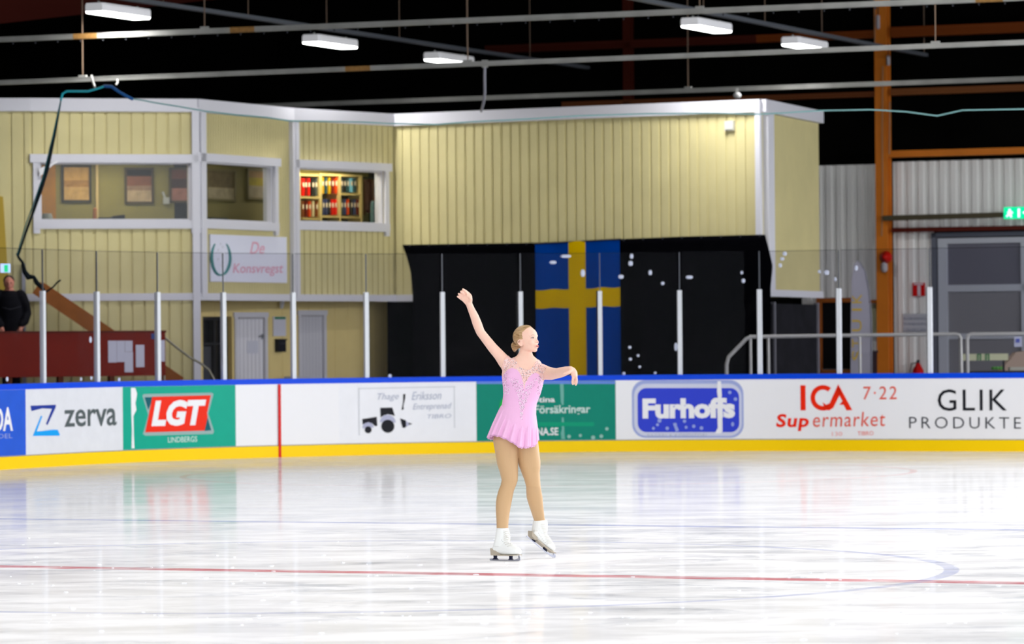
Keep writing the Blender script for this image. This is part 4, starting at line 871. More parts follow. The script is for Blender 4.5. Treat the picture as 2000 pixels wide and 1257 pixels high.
# feather banner
yb = 64.5
def fp(x, y): return at(x, y, yb)
t = thing('feather_banner', 'translucent grey feather banner with vertical yellow capitals', 'banner', Vector((fp(1690, 740).x, yb, 0)))
Pn = [(1661, 760), (1662, 600), (1664, 540), (1668, 516), (1674, 510), (1682, 516), (1691, 536), (1696, 570), (1700, 620), (1702, 760)]
mb = MB(); mb.prism([fp(*p) for p in Pn], Vector((0, .008, 0)))
mg = mat('banner_grey', (158, 156, 168), .8); mg.node_tree.nodes['Principled BSDF'].inputs['Alpha'].default_value = .82; mb.build('sail', mg, t)
def banner_letter(txt, x0, x1, y0, y1):
    vs, fs = text_poly(txt, .01); P = [at(x0 + (x1 - x0) * (1 - v), y1 + (y0 - y1) * u, yb - .006) for u, v in vs]; MB().add(P, fs).build('lettering', mat('banner_gold', (176, 150, 74), .6), t)
for ch, y0, y1 in (('K', 574, 592), ('I', 602, 607), ('U', 624, 647), ('T', 662, 678), ('S', 684, 704)): banner_letter(ch, 1664, 1683, y0, y1)
p1 = [fp(1702, 760), fp(1702, 620), fp(1698, 570), fp(1690, 530), fp(1680, 512), fp(1672, 508)]; p1[0].z = .02
MB().tube(p1, [.012, .012, .01, .008, .006, .005], 8).build('pole', mat('pole_grey', (120, 120, 130), .4), t, True); b0 = Vector((p1[0].x, yb, 0))
mb = MB()
for a in range(4): mb.bar(b0 + UZ * .015, b0 + UZ * .015 + Vector((math.cos(a * PI / 2 + .6), math.sin(a * PI / 2 + .6), 0)) * .4, .03, .02)
mb.build('cross_foot', M_dark, t)
# barrier rails
M_rail = mat('barrier_rail', (176, 176, 174), .4, .2)
t = thing('crowd_rail', 'pale tubular guard rail with sloped left end behind the boards', 'guard rail', Vector((at(1650, 700, 63).x, 63, 0)))
def gz(x, y, Y=63): return at(x, y, Y)
pts = [Vector((gz(1419, 700).x, 63, 0)), gz(1419, 712), gz(1423, 697), gz(1458, 661), gz(1466, 657.5), gz(1600, 655.5), gz(1866, 652), gz(1873, 653.5), gz(1876, 660), Vector((gz(1879, 700).x, 63, 0))]
MB().tube(pts, .028, 12).build('top_rail', M_rail, t, True)
for x in (1465.5, 1500.5, 1679): MB().tube([gz(x, 656), Vector((gz(x + 1, 700).x, 63, 0))], .022, 10).build('upright', M_rail, t, True)
t = thing('crowd_rail', 'pale tubular guard rail at the right edge of the photo', 'guard rail', Vector((at(1960, 700, 62.6).x, 62.6, 0)))
pts = [Vector((gz(1890, 700, 62.6).x, 62.6, 0)), gz(1889, 662, 62.6), gz(1891, 655, 62.6), gz(1897, 652, 62.6), gz(2070, 650, 62.6), gz(2078, 656, 62.6), Vector((gz(2080, 700, 62.6).x, 62.6, 0))]
MB().tube(pts, .028, 12).build('top_rail', M_rail, t, True)
# table with things
t = thing('folding_table', 'dark table standing behind the guard rail at the right edge', 'table', Vector((at(1960, 700, 64).x, 64, 0))); c = at(1960, 727, 64)
MB().box(c, (1.05, .6, .05)).build('table_top', mat('table_dark', (44, 44, 44), .5), t)
for dx in (-.48, .48):
    for dy in (-.25, .25): MB().box((c.x + dx, 64 + dy, c.z / 2 - .02), (.04, .04, c.z - .02)).build('leg', M_dark, t)
c = at(1968, 721, 64); mb = MB(); mb.box((c.x + .15, 63.9, c.z + .01), (.28, .3, .05)); tag(mb.build('tray', mat('tray_pale', (168, 168, 158), .5)), 'pale tray lying on the dark table', 'tray')
c = at(1950, 721, 64); mb = MB()
for k in range(9): mb.ell((c.x - .05 + .11 * math.cos(k * 2.4) * (k / 9), 63.85 + .05 * math.sin(k * 2.4), c.z + .02), (Vector((.035, 0, 0)), Vector((0, .03, 0)), Vector((0, 0, .03))), 7, 5)
tag(mb.build('leafy_plant', mat('leaf_green', (80, 140, 70), .6), None, True), 'small green leafy bunch on the dark table', 'plant')
t = thing('pale_sign_board', 'long cream sign with two green pictograms behind the guard rail', 'sign', at(1930, 704, 63.3)); mb = MB(); a, b_ = at(1874, 704, 63.4), at(1969, 690, 63.4)
MB().box(((a.x + b_.x) / 2, 63.4, (a.z + b_.z) / 2), (b_.x - a.x, .03, b_.z - a.z)).build('board', mat('sign_cream', (188, 190, 160), .6), t)
for x in (1913, 1929):
    mb = MB()
    for dx, w_ in ((-3.2, 2.6), (2.2, 2.8)): q = at(x + dx, 697, 63.38); mb.box((q.x, 63.38, q.z), (w_ * .0079, .01, .1))
    q = at(x, 691.5, 63.38); mb.box((q.x, 63.38, q.z), (.05, .01, .012)); mb.build('pictogram', mat('picto_green', (75, 128, 88), .6), t)
for x in (1886, 1960): q = at(x, 703, 63.43); MB().bar((q.x, 63.43, q.z), (q.x, 63.43, 0), .03, .03).build('post', M_dark, t)
t = thing('paper_sheet', 'pale paper with blue mark hanging on the rail at the right edge', 'paper', at(1988, 678, 62.55)); a, b_ = at(1981, 677, 62.55), at(1996, 657, 62.55)
MB().box(((a.x + b_.x) / 2, 62.56, (a.z + b_.z) / 2), (b_.x - a.x, .004, b_.z - a.z)).build('sheet', mat('paper_lilac', (172, 176, 198), .6), t); q = at(1988, 665, 62.54); MB().box((q.x, 62.553, q.z), (.06, .003, .06)).build('mark', mat('mark_blue', (88, 98, 172), .6), t)
mb = MB(); c = at(1996, 715, 66.5); mb.prism([at(1950, 730, 66.5), at(2040, 730, 66.5), at(2040, 680, 66.5), at(1985, 688, 66.5)], Vector((0, .5, 0))); tag(mb.build('cardboard_stack', mat('cardboard', (158, 140, 128), .7)), 'sloping brown board leaning in front of the big door', 'board')
mb = MB(); c = at(1700, 733, 64.0); c = at(1706, 728, 64.6); mb.ell((c.x, 64.6, c.z), (Vector((.12, 0, 0)), Vector((0, .12, 0)), Vector((0, 0, .1)))); tag(mb.build('knit_hat', mat('hat_navy', (50, 62, 76), .8), None, True), 'dark blue rounded shape low beside the orange column', 'hat') if False else None
# ================================================================ ROOF, RAILS AND LAMPS
b = MB(); b.box((0, 44, 10.1), (90, 100, .12)); tag(b.build('ceiling', mat('roof_black', (7, 7, 7), .95, spec=.0), origin='zero'), kind='structure')
p = at(-700, 300, 60); b = MB(); b.box((p.x - 9, 50, 4.5), (.3, 90, 11)); tag(b.build('wall_left', M_hall, origin='zero'), kind='structure')
M_galv = mat('galvanised', (158, 158, 154), .45, .2, var=.25, vscale=3); M_rust = mat('rust', (150, 112, 64), .7, var=.3, vscale=20)
def rail(label, pa, ya, pb, yb_, w_, h, ticks=0, rust=(), hang=()):
    A = at(*pa, ya); B = at(*pb, yb_); A0, B0 = A, B; ex = (B - A) * .22; A = A - ex if pa[0] < 0 else A; B = B + ex; t = thing('net_rail', label, 'ceiling rail', (A + B) / 2, 'net rails under the roof')
    u = (B - A).normalized(); mb = MB(); mb.bar(A, B, w_, h * .55); up = UZ * h * .36
    mb.bar(A + up, B + up, w_ * 1.25, h * .16); mb.bar(A - up, B - up, w_ * 1.25, h * .16); mb.build('profile', M_galv, t)
    for k in range(ticks):
        p = A0.lerp(B0, (k + .5) / ticks) - UZ * h * .5; MB().bar(p, p - UZ * .035, .02, .02).build('net_clip', M_dark, t)
    for x in rust:
        f = (x - pa[0]) / (pb[0] - pa[0]); p = A0.lerp(B0, f); MB().bar(p - u * .18, p + u * .2, w_ * 1.3, h * .9).build('rusty_joint', M_rust, t)
    for x in hang:
        f = (x - pa[0]) / (pb[0] - pa[0]); p = A0.lerp(B0, f); MB().bar(p, Vector((p.x, p.y, 10.0)), .016, .016).build('hanger_rod', mat('rod', (120, 100, 84), .5), t); MB().bar(p - u * .06 + UZ * h * .5, p + u * .06 + UZ * h * .5, .06, .05).build('clamp', M_galv, t)
    return A, B
rail('galvanised rail with clips, highest of the three crossing rails', (-40, 79), 61, (2040, -6), 56, .06, .085, 44, (183, 507, 1940), (430, 1405))
rail('galvanised rail with rusty joint, middle of the three crossing rails', (-40, 163), 61, (2040, 81), 56, .06, .075, 0, (740,), (178, 958, 1843))
rail('galvanised rail just above the yellow building, lowest of the three', (450, 209), 72, (2040, 152), 66, .06, .085, 0, (), (1378,))
# hanging hose and lamp bits
t = thing('hanging_hose', 'pale flexible hose dangling from the middle rail', 'hose', at(943, 216, 64)); MB().tube([at(947, 125, 58.7), at(946.5, 150, 59), at(947, 180, 59.5), at(945, 198, 60), at(940, 217, 60.5)], .02, 10).build('hose', mat('hose_grey', (142, 142, 152), .6), t, True)
MB().box(at(947, 124.5, 58.63), (.09, .12, .1)).build('clamp', M_galv, t)
t = thing('ceiling_camera', 'small white round fitting on the lowest rail', 'fitting', at(1440, 190, 67.5)); MB().ell(at(1440, 186, 67.7), (Vector((.065, 0, 0)), Vector((0, .065, 0)), UZ * .055)).build('globe', mat('globe_white', (190, 190, 190), .4), t, True)
MB().bar(at(1440, 181, 67.7), at(1440, 172, 67.7), .05, .05).build('mount', M_galv, t)
# cable trays with luminaires running along the rink
M_lamp = mat('lamp_glow', (255, 255, 255), .5, emit=(255, 255, 252), estr=6); M_case = mat('lamp_case', (205, 205, 210), .45, emit=(255, 255, 255), estr=.12)
M_tray = mat('tray_grey', (92, 96, 102), .5, .2)
def tray(label, s_ref, zt, items, p0):
    O = at(*p0); O = Vector((O.x, O.y, zt)); d = RA
    t = thing('lighting_track', label, 'lighting track', O, 'lighting tracks under the roof')
    A = O - d * 7; B = O + d * 15; MB().bar(A + UZ * .03, B + UZ * .03, .09, .06).build('track', M_tray, t)
    for k in range(8): p = A.lerp(B, (k + .5) / 8); MB().bar(p, Vector((p.x, p.y, 10)), .012, .012).build('hanger_rod', mat('rod', (120, 100, 84), .5), t)
    return O, d
def lum(O, d, px, zt, label, L_=1.45, wd=.34):
    best = min((O + d * (k * .02 - 8) for k in range(1250)), key=lambda q: abs(proj(q)[0] - px)); c = Vector((best.x, best.y, zt - .13))
    side = d.cross(UZ); ax = (side, d, UZ)
    t = thing('ceiling_luminaire', label, 'ceiling lamp', c, 'luminaires under the roof')
    mb = MB()
    def sec(k, z): return [c + side * x * wd / 2 * k + d * y * L_ / 2 + UZ * z for x, y in ((-.8, -1), (.8, -1), (1, -.93), (1, .93), (.8, 1), (-.8, 1), (-1, .93), (-1, -.93))]
    mb.rings([sec(1, -.03), sec(1, .06), sec(.9, .09)]); mb.build('housing', M_case, t)
    mb = MB(); mb.rings([sec(.88, -.055), sec(.96, -.03)]); mb.build('diffuser', M_lamp, t)
    for s in (-.4, .4): MB().bar(c + d * s * L_ + UZ * .09, c + d * s * L_ + UZ * .13, .03, .03).build('bracket', M_galv, t)
    area('luminaire_light', c - UZ * .08, wd * .8, L_ * .9, 60, (0, 0, math.atan2(d.y, d.x) - PI / 2))
ZL = HC + 5.0
def onz(px, py, z): r_ = ray(px, py); k = (z - HC) / r_.z; return (px, py, k)
O, d = tray('long grey lighting track crossing the upper left', 0, ZL + .06, None, onz(645, 80, ZL - .1))
lum(O, d, 231, ZL, 'white luminaire nearest to the upper left corner'); lum(O, d, 645, ZL, 'white luminaire between the two upper rails'); lum(O, d, 877, ZL, 'small far luminaire just above the middle rail')
O, d = tray('long grey lighting track crossing the upper right', 0, ZL + .06, None, onz(1380, 48, ZL - .1))
lum(O, d, 1380, ZL, 'white luminaire under the highest rail in the upper right'); lum(O, d, 1572, ZL, 'small far luminaire near the orange column')
# rafters
for x, y0, y1, Y in ((430, -20, 30, 66),):
    mb = MB(); mb.bar(at(-700, 89, 59), at(440, -30, 78), .25, .5); tag(mb.build('roof_rafter', mat('rafter_red', (70, 22, 14), .8)), 'dark red roof rafter in the upper left corner', 'rafter')
# ---- safety net gathered at the left, with its blue edge rope
t = thing('safety_net', 'dark gathered safety net hanging slack at the left with a blue-green edge rope', 'net', at(36, 500, 57.5))
M_net = mat('net_black', (22, 30, 34), .8); M_rope = mat('rope_teal', (40, 165, 180), .6); M_rope2 = mat('rope_blue', (34, 88, 150), .6)
Yn = 57.6
MB().tube([at(x, y, Yn) for x, y in ((204, 168), (190, 173), (172, 178), (150, 178), (130, 178), (122, 183), (119, 195))], .016, 8).build('edge_rope', M_rope, t, True)
MB().tube([at(x, y, Yn) for x, y in ((204, 168), (218, 169), (232, 179), (246, 187), (258, 193))], .022, 8).build('edge_rope', M_rope2, t, True)
MB().tube([at(x, y, Yn) for x, y in ((258, 193), (275, 195), (300, 200), (350, 208), (400, 217), (460, 224), (520, 229), (565, 236), (700, 238), (760, 241), (850, 243), (930, 237), (1000, 234), (1130, 226), (1260, 222), (1400, 221), (1480, 223), (1520, 221), (1600, 216), (1700, 214), (1770, 218), (1830, 226), (1880, 215), (2040, 212))], .010, 6).build('head_rope', mat('rope_pale', (130, 175, 175), .6), t, True)
MB().tube([at(x, y, Yn) for x, y in ((119, 195), (113, 230), (107, 260), (100, 290), (92, 330), (80, 370), (66, 410), (50, 455), (36, 498))], [.01, .014, .02, .03, .028, .026, .022, .018, .014], 8).build('gathered_mesh', M_net, t, True)
MB().tube([at(x, y, Yn - .02) for x, y in ((119, 195), (111, 230), (104, 262), (96, 296), (84, 345), (70, 385), (50, 440), (33, 498))], .008, 6).build('side_rope', mat('rope_dark_teal', (22, 92, 98), .6), t, True)
MB().tube([at(x, y, Yn) for x, y in ((33, 496), (38, 505), (44, 512), (48, 530), (56, 541), (66, 541), (72, 552), (80, 560), (86, 566))], [.014, .02, .02, .035, .045, .03, .035, .03, .02], 8).build('gathered_mesh', M_net, t, True)
MB().tube([at(x, y, Yn) for x, y in ((90, 570), (104, 560), (112, 551), (118, 547))], .012, 6).build('loose_end', M_net, t, True)
mb = MB(); a = at(178, 70, 58.9)
t2 = thing('net_hook', 'white hook clamp holding the net under the middle rail at the left', 'hook', at(184, 172, 58.2)); MB().tube([at(179, 148, 60.2), at(181, 158, 59), at(185, 170, 57.9)], .018, 8).build('hook', M_galv, t2, True); MB().tube([at(229, 155, 60.2), at(230, 161, 60.1), at(227, 165, 60)], .014, 8).build('spare_hook', M_galv, t2, True)
t = thing('net_wire', 'thin grey suspension wire crossing below the yellow building corner', 'wire', at(1780, 216, 57.4)) if False else None
# ================================================================ PEOPLE
DS = 30.5
PXM = DS / F                    # metres per pixel at the skater
XC = Vector((MC[0][0], MC[1][0], MC[2][0])); ZC = Vector((MC[0][1], MC[1][1], MC[2][1])); YC = XC.cross(ZC) * -1
if YC.y < 0: YC = -YC
def J(px, py, d=0.0): return at(px, py, DS + d)
def hring(px, py, hw, hd, d=0.0, n=28, p=2.0):     # horizontal section, half width in pixels, half depth in metres
    c = J(px, py, d); R = []
    for k in range(n):
        a = 2 * PI * k / n; ca, sa = math.cos(a), math.sin(a)
        R.append(c + XC * hw * PXM * math.copysign(abs(ca) ** (2 / p), ca) + YC * hd * math.copysign(abs(sa) ** (2 / p), sa))
    return R
def solidify(mb, voxel, smooth=4, factor=.5, name='body'):
    me = bpy.data.meshes.new('tmp'); me.from_pydata(mb.v, [], mb.f)
    bm = bmesh.new(); bm.from_mesh(me)
    bmesh.ops.recalc_face_normals(bm, faces=bm.faces); bm.to_mesh(me); bm.free()
    o = bpy.data.objects.new('tmp', me); COL.objects.link(o)
    r = o.modifiers.new('r', 'REMESH'); r.mode = 'VOXEL'; r.voxel_size = voxel; r.adaptivity = 0
    if smooth: s = o.modifiers.new('s', 'SMOOTH'); s.factor = factor; s.iterations = smooth
    bpy.context.view_layer.update()
    out = bpy.data.meshes.new_from_object(o.evaluated_get(bpy.context.evaluated_depsgraph_get()))
    bpy.data.objects.remove(o); bpy.data.meshes.remove(me)
    return out
def put(me, name, ms, parent, smooth=True):
    org = wloc(parent); me.transform(Matrix.Translation(-org)); ix = [p.material_index for p in me.polygons]; me.materials.clear()
    for q in (ms if isinstance(ms, (list, tuple)) else [ms]): me.materials.append(q)
    me.polygons.foreach_set('material_index', ix)
    if smooth: me.polygons.foreach_set('use_smooth', [True] * len(me.polygons))
    me.name = name; o = bpy.data.objects.new(name, me); COL.objects.link(o); o.parent = parent; return o
def shell(src, pred, off, thick, name, ms, parent, mi=None):   # garment: the faces of src that satisfy pred, lifted and given thickness
    bm = bmesh.new(); bm.from_mesh(src); bm.normal_update()
    bm.verts.ensure_lookup_table(); keep = [pred(v.co, v.normal) for v in bm.verts]
    bmesh.ops.delete(bm, geom=[f for f in bm.faces if not all(keep[v.index] for v in f.verts)], context='FACES')
    bmesh.ops.delete(bm, geom=[v for v in bm.verts if not v.link_faces], context='VERTS')
    bd_ = {v: [e.other_vert(v) for e in v.link_edges if e.is_boundary] for v in bm.verts if v.is_boundary}
    for _ in range(10):
        nw = {v: (v.co * 2 + sum((o.co for o in ns), Vector())) / (2 + len(ns)) for v, ns in bd_.items() if ns}
        for v, c in nw.items(): v.co = c
    bm.normal_update()
    nr = {v: v.normal.copy() for v in bm.verts}
    for v in bm.verts: v.co += nr[v] * (off(v.co) if callable(off) else off)
    if mi:
        for f in bm.faces: f.material_index = mi(f.calc_center_median())
    if thick: bmesh.ops.solidify(bm, geom=bm.faces[:], thickness=thick)
    me = bpy.data.meshes.new(name); bm.to_mesh(me); bm.free(); return put(me, name, ms, parent)
def skin_material(name, c, sss=True):
    m = mat(name, c, .5, var=.04, vscale=30, spec=.3); p = m.node_tree.nodes['Principled BSDF']
    p.inputs['Subsurface Weight'].default_value = .12; p.inputs['Subsurface Radius'].default_value = (.012, .005, .003); p.inputs['Subsurface Scale'].default_value = 1
    return m
M_skin = skin_material('skin_fair', (238, 197, 178)); M_tights = mat('tights_tan', (200, 164, 122), .45, spec=.3)
org = J(985, 1095, 0); org.z = 0
sk = thing('person', 'person figure skating in a pale pink jewelled dress, one arm raised, white skates', 'person', org)
# ---- body
B = MB()
torso = [(848, 966, 1048, .108), (835, 966.5, 1048.5, .113), (820, 970, 1047, .108), (806, 974.5, 1046, .098), (794, 980, 1046.5, .087), (784, 982, 1048.5, .084), (770, 983.5, 1055, .088), (757, 983, 1058.5, .096),
         (744, 981.5, 1061.5, .105), (732, 980.5, 1061.5, .104), (722, 982, 1060.5, .094), (713, 985, 1059, .082), (706, 991, 1055.5, .070), (700, 1000, 1048.5, .058), (694, 1009.5, 1041.5, .050), (687, 1014, 1039, .047), (679, 1016, 1038, .047), (670, 1018, 1038, .045)]
B.rings([hring((a + b_) / 2, y, (b_ - a) / 2, hd, .01 if y < 690 else 0) for y, a, b_, hd in torso])
for cx in (1001, 1044): B.ell(J(cx, 739, -.058), (XC * 15 * PXM, YC * .046, ZC * 16 * PXM))
# arms
B.tube([J(1003, 722, .0), J(986, 707, .0), J(975, 693, -.005), J(962, 678.6, -.01), (J(949, 662, -.012)), J(938.5, 648.5, -.01), J(932, 632, -.02), J(926.5, 617, -.03), J(920.5, 604, -.04), J(915.8, 592.5, -.045)],
       [15 * PXM, 13.3 * PXM, 11 * PXM, 9.8 * PXM, 9 * PXM, 8.7 * PXM, 9.2 * PXM, 8.2 * PXM, 7 * PXM, 6.3 * PXM], 18)
B.tube([J(1040, 724, .0), J(1056, 726, -.02), J(1068, 728, -.08), J(1078, 729.5, -.16), J(1088, 728.8, -.24), J(1096, 726.8, -.30), J(1105, 724, -.36), J(1114.5, 721.5, -.41)],
       [15 * PXM, 15.5 * PXM, 13.5 * PXM, 12 * PXM, 10 * PXM, 10 * PXM, 8.8 * PXM, 6.8 * PXM], 18)
# raised hand, palm to the camera
def palm(pts, rad, nrm, k): B.tube(pts, rad, 16, flat=(nrm, k))
palm([J(916.3, 594, -.045), J(914.5, 588, -.047), J(912, 582, -.052), J(909, 577, -.058), J(907, 573.5, -.062)], [6.4 * PXM, 9 * PXM, 11.3 * PXM, 10.6 * PXM, 8.8 * PXM], Vector(XC * .85 + ZC * .5), .38)
fr = 2.5 * PXM
for pts in ([(913, 575.5, -.060), (910.5, 570, -.080), (907.5, 566.8, -.096), (904.2, 564.8, -.104)],
            [(907, 576, -.062), (905, 572.8, -.086), (902.8, 570.4, -.100), (900.4, 569, -.106)],
            [(903, 579.5, -.060), (900.5, 577, -.082), (898, 574.8, -.096), (895.9, 573.6, -.102)],
            [(901, 583.5, -.056), (898.8, 581.6, -.072), (896.2, 579.8, -.084), (894.2, 578.8, -.090)]):
    B.tube([J(*p) for p in pts], [fr * 1.08, fr * 1.02, fr * .98, fr * .85], 10)
B.tube([J(918, 589, -.055), J(919.6, 583.5, -.068), J(916.6, 579.5, -.078), J(912.4, 577.3, -.082)], [fr * 1.5, fr * 1.35, fr * 1.1, fr * .9], 10)
# drooping hand
palm([J(1114, 721.8, -.41), J(1118, 723, -.415), J(1121, 727.5, -.42), J(1122.2, 733, -.42), J(1122.5, 737, -.42)], [6.4 * PXM, 7.2 * PXM, 7.2 * PXM, 6.6 * PXM, 5.8 * PXM], XC, .8)
for pts in ([(1124.5, 734, -.43), (1126.2, 740, -.44), (1126, 746.5, -.435), (1124.6, 751, -.425)],
            [(1119.6, 735, -.43), (1118.7, 741, -.445), (1118.2, 746.5, -.44), (1118.8, 749.8, -.43)],
            [(1121.5, 735, -.40), (1122.3, 741, -.395), (1121.8, 746, -.385), (1121, 749, -.375)],
            [(1124.5, 733, -.385), (1125.5, 738.5, -.375), (1125.3, 743, -.365), (1124.4, 746, -.355)]):
    B.tube([J(*p) for p in pts], [fr * 1.05, fr, fr * .95, fr * .82], 10)
B.tube([J(1116, 723, -.435), J(1111, 726.2, -.455), J(1106, 728.6, -.46), (J(1101.3, 729.6, -.458))], [fr * 1.5, fr * 1.3, fr * 1.1, fr * .85], 10)
# legs
rl = [(842, 991, 24, .085, 0), (860, 987.5, 23.8, .085, 0), (882, 989.5, 21.8, .078, 0), (905.7, 991.3, 19.6, .07, -.005), (922, 994, 17, .062, -.01), (937.5, 995.6, 14.9, .056, -.015), (947, 993, 14.3, .054, -.01), (957, 988.8, 14.2, .054, .0), (971, 985.4, 14.8, .058, .01), (981, 983.8, 14.4, .056, .012), (991, 982.7, 13.6, .052, .01), (1003, 981.9, 12.4, .045, .005), (1015, 981.5, 11.2, .04, .0), (1031, 981.2, 10.4, .035, -.006), (1044, 981.2, 9.6, .033, -.008)]
ll = [(842, 1026, 23, .085, .02), (862, 1029.5, 20.6, .082, .03), (882, 1031.2, 21.3, .078, .035), (900, 1033.2, 21.6, .072, .04), (912, 1035, 19.6, .066, .04), (922, 1036.3, 17.2, .06, .045), (936, 1039.5, 14.8, .056, .05), (949.5, 1041.7, 13.4, .054, .06), (960, 1042.8, 14.2, .056, .10), (971.3, 1044.2, 14.9, .056, .13), (984, 1046.5, 13.4, .052, .16), (997, 1049.4, 11.9, .046, .20), (1008, 1051.8, 10.7, .04, .245), (1017, 1054, 10.0, .035, .278), (1030, 1056.0, 9.4, .033, .288)]
LEG = MB()
for tb in (rl, ll):
    for M_ in (B, LEG): M_.rings([hring(cx, y, hw, hd, d) for y, cx, hw, hd, d in tb])
# knees
# ---- head
PSI = math.radians(57)
HF = (XC * math.sin(PSI) - YC * math.cos(PSI)).normalized(); HS = (-XC * math.cos(PSI) - YC * math.sin(PSI)).normalized(); HU = ZC
tilt = math.radians(9); HF, HU = (HF * math.cos(tilt) + HU * math.sin(tilt)).normalized(), (HU * math.cos(tilt) - HF * math.sin(tilt)).normalized()
HO = J(1028.6, 664, -.005)
def H(s, f, u): return HO + (HS * s + HF * f + HU * u) * .01
def he(c, r, M_=None, n=22, m=14): (M_ or B).ell(H(*c), (HS * r[0] * .01, HF * r[1] * .01, HU * r[2] * .01), n, m)
HD = MB()
for M_ in (B, HD):
    he((0, -.9, 3.0), (7.2, 9.2, 7.9), M_); he((0, 1.9, -1.3), (6.1, 6.5, 7.8), M_); he((0, 1.2, -4.8), (5.2, 5.9, 4.0), M_); he((0, 5.9, -8.2), (2.2, 1.9, 1.7), M_); he((0, 3.6, -6.5), (4.1, 4.2, 2.8), M_); he((0, 2.3, 3.0), (6.4, 6.6, 6.0), M_)
for s in (-1, 1): he((s * 3.5, 5.5, -2.6), (2.1, 2.2, 2.2)); he((s * 3.0, 6.9, 2.1), (2.4, 1.0, .8))
B.tube([H(0, 7.8, 1.0), H(0, 8.5, -.6), H(0, 9.3, -1.9), H(0, 9.55, -2.5)], [.005, .0055, .007, .0072], 10)
for s in (-1, 1): he((s * 1.0, 8.4, -2.8), (.75, .9, .6), None, 10, 8)
he((0, 7.9, -5.9), (2.3, 1.2, 1.5))
# ears
for s in (-1, 1):
    pts = [H(s * p, q, r - 1.7) for p, q, r in ((6.9, -.2, 1.3), (7.5, -1.2, 2.2), (7.9, -2.3, 1.8), (8.0, -2.8, .5), (7.7, -2.4, -.9), (7.1, -1.4, -2.1), (6.5, -.5, -2.3), (6.1, 0, -1.5))]
    B.tube(pts, [.004, .0048, .005, .005, .0048, .0052, .0048, .003], 8); he((s * 6.7, -1.2, -1.9), (.55, 1.6, 2.0), None, 12, 8)
body_me = solidify(B, .0030, 4, .5)
def relax(me, wfun, n, f=.5):    # soften the joins of the continuous body where wfun > 0
    bm = bmesh.new(); bm.from_mesh(me); bm.verts.ensure_lookup_table()
    sel = [(v, w) for v in bm.verts for w in (wfun(v.co),) if w > 0]
    for _ in range(n):
        new = [(v, v.co.lerp(sum((e.other_vert(v).co for e in v.link_edges), Vector()) / len(v.link_edges), f * w)) for v, w in sel]
        for v, c in new: v.co = c
    bm.to_mesh(me); bm.free()
def wface(co):
    q = (co - HO) * 100; s, f_, u = q.dot(HS), q.dot(HF), q.dot(HU)
    if q.length > 22: return 0
    if u < -11: return 0
    if f_ < 1.5: return .3 if abs(s) < 6 else 0
    if abs(s) < 1.9 and -4.2 < u < .8 and f_ > 7.6: return .22
    if abs(s) < 2.6 and u < -4.6 and f_ > 7: return .5
    return 1
relax(body_me, wface, 16)
def wsh(co):
    x, y = proj(co)
    if y > 692 and y < 765 and 955 < x < 1085: return 1
    return .6 if 765 <= y < 1000 and x > 960 else (.5 if x < 960 and y > 600 or (x >= 1085 and x < 1110) else 0)
relax(body_me, wsh, 14)
relax(body_me, lambda co: 1 if (lambda q: 976 < q[0] < 1066 and 716 < q[1] < 775)(proj(co)) else 0, 45)
def P2(co): return proj(co)
# tights: cover the legs under the skirt down into the boots
leg_me = solidify(LEG, .0045, 3)
lx = lambda v: proj(v)
tights = shell(leg_me, lambda co, n: True, .0035, 0, 'tights', M_tights, sk)
# dress
NECK = [(983.5, 705), (986, 699), (991, 694.5), (1000, 692), (1006, 700), (1010, 708), (1016, 716), (1024, 721.5), (1033, 721.5), (1041, 715), (1046, 705), (1052, 700), (1062, 702), (1067.5, 708), (1068, 718), (1063, 730), (1064, 745), (1062, 757), (1060, 775), (1054, 800), (1056, 850), (950, 850), (960, 812), (976, 772), (974, 735), (977, 727), (980, 716)]
PINK = [(979, 738), (985, 729), (992, 721), (1000, 718), (1008, 720.5), (1014, 726), (1018, 733), (1021.5, 745), (1023.7, 761), (1026, 748), (1032, 737), (1039, 730), (1046, 727.5), (1052, 730), (1057, 738), (1062, 748)]
M_pinkf = mat('dress_pink', (232, 180, 218), .6, spec=.25); M_nude = mat('dress_nude_mesh', (236, 194, 184), .55, spec=.3)
def dpred(co, n):
    x, y = proj(co); return inpoly(x, y, NECK) and co.y > DS - .135
def dmi(co):
    x, y = proj(co); return 0 if y > interp(x, PINK) else 1
bod = shell(body_me, dpred, .0035, .002, 'dress_bodice', [M_pinkf, M_nude], sk, dmi)
# crystals
deps_v = [v.co.copy() for v in bod.data.vertices]; ow = wloc(sk)
bvh = BVHTree.FromPolygons([v + ow for v in deps_v], [tuple(p.vertices) for p in bod.data.polygons])
bvhb = BVHTree.FromPolygons([v.co.copy() for v in body_me.vertices], [tuple(p.vertices) for p in body_me.polygons])
def cast(tree, px, py):
    o = Vector((0, 0, HC)); d = ray(px, py).normalized(); return tree.ray_cast(o, d)
CR = [([(984, 703), (1004, 695), (1010, 709), (1004, 718), (996, 717), (985, 726)], 199), ([(1004, 716), (1016, 718), (1034, 723), (1046, 710), (1056, 722), (1046, 727), (1034, 735), (1027, 748), (1023, 756), (1018, 733), (1010, 722)], 351),
      ([(1046, 704), (1063, 707), (1066, 720), (1062, 730), (1054, 728), (1046, 716)], 161), ([(991, 735), (1006, 738), (1018, 742), (1024, 762), (1036, 745), (1050, 737), (1044, 752), (1032, 775), (1022, 800), (1018, 819), (1015, 800), (1012, 775), (1003, 755)], 494),
      ([(1048, 736), (1060, 732), (1063, 750), (1056, 766), (1050, 780), (1047, 765), (1052, 750)], 171), ([(980, 726), (990, 722), (990, 745), (998, 762), (990, 772), (984, 768), (981, 745)], 171), ([(1016, 785), (1028, 775), (1024, 795), (1020, 819), (1016, 817)], 133)]
mb = MB(); rnd = random.Random(3)
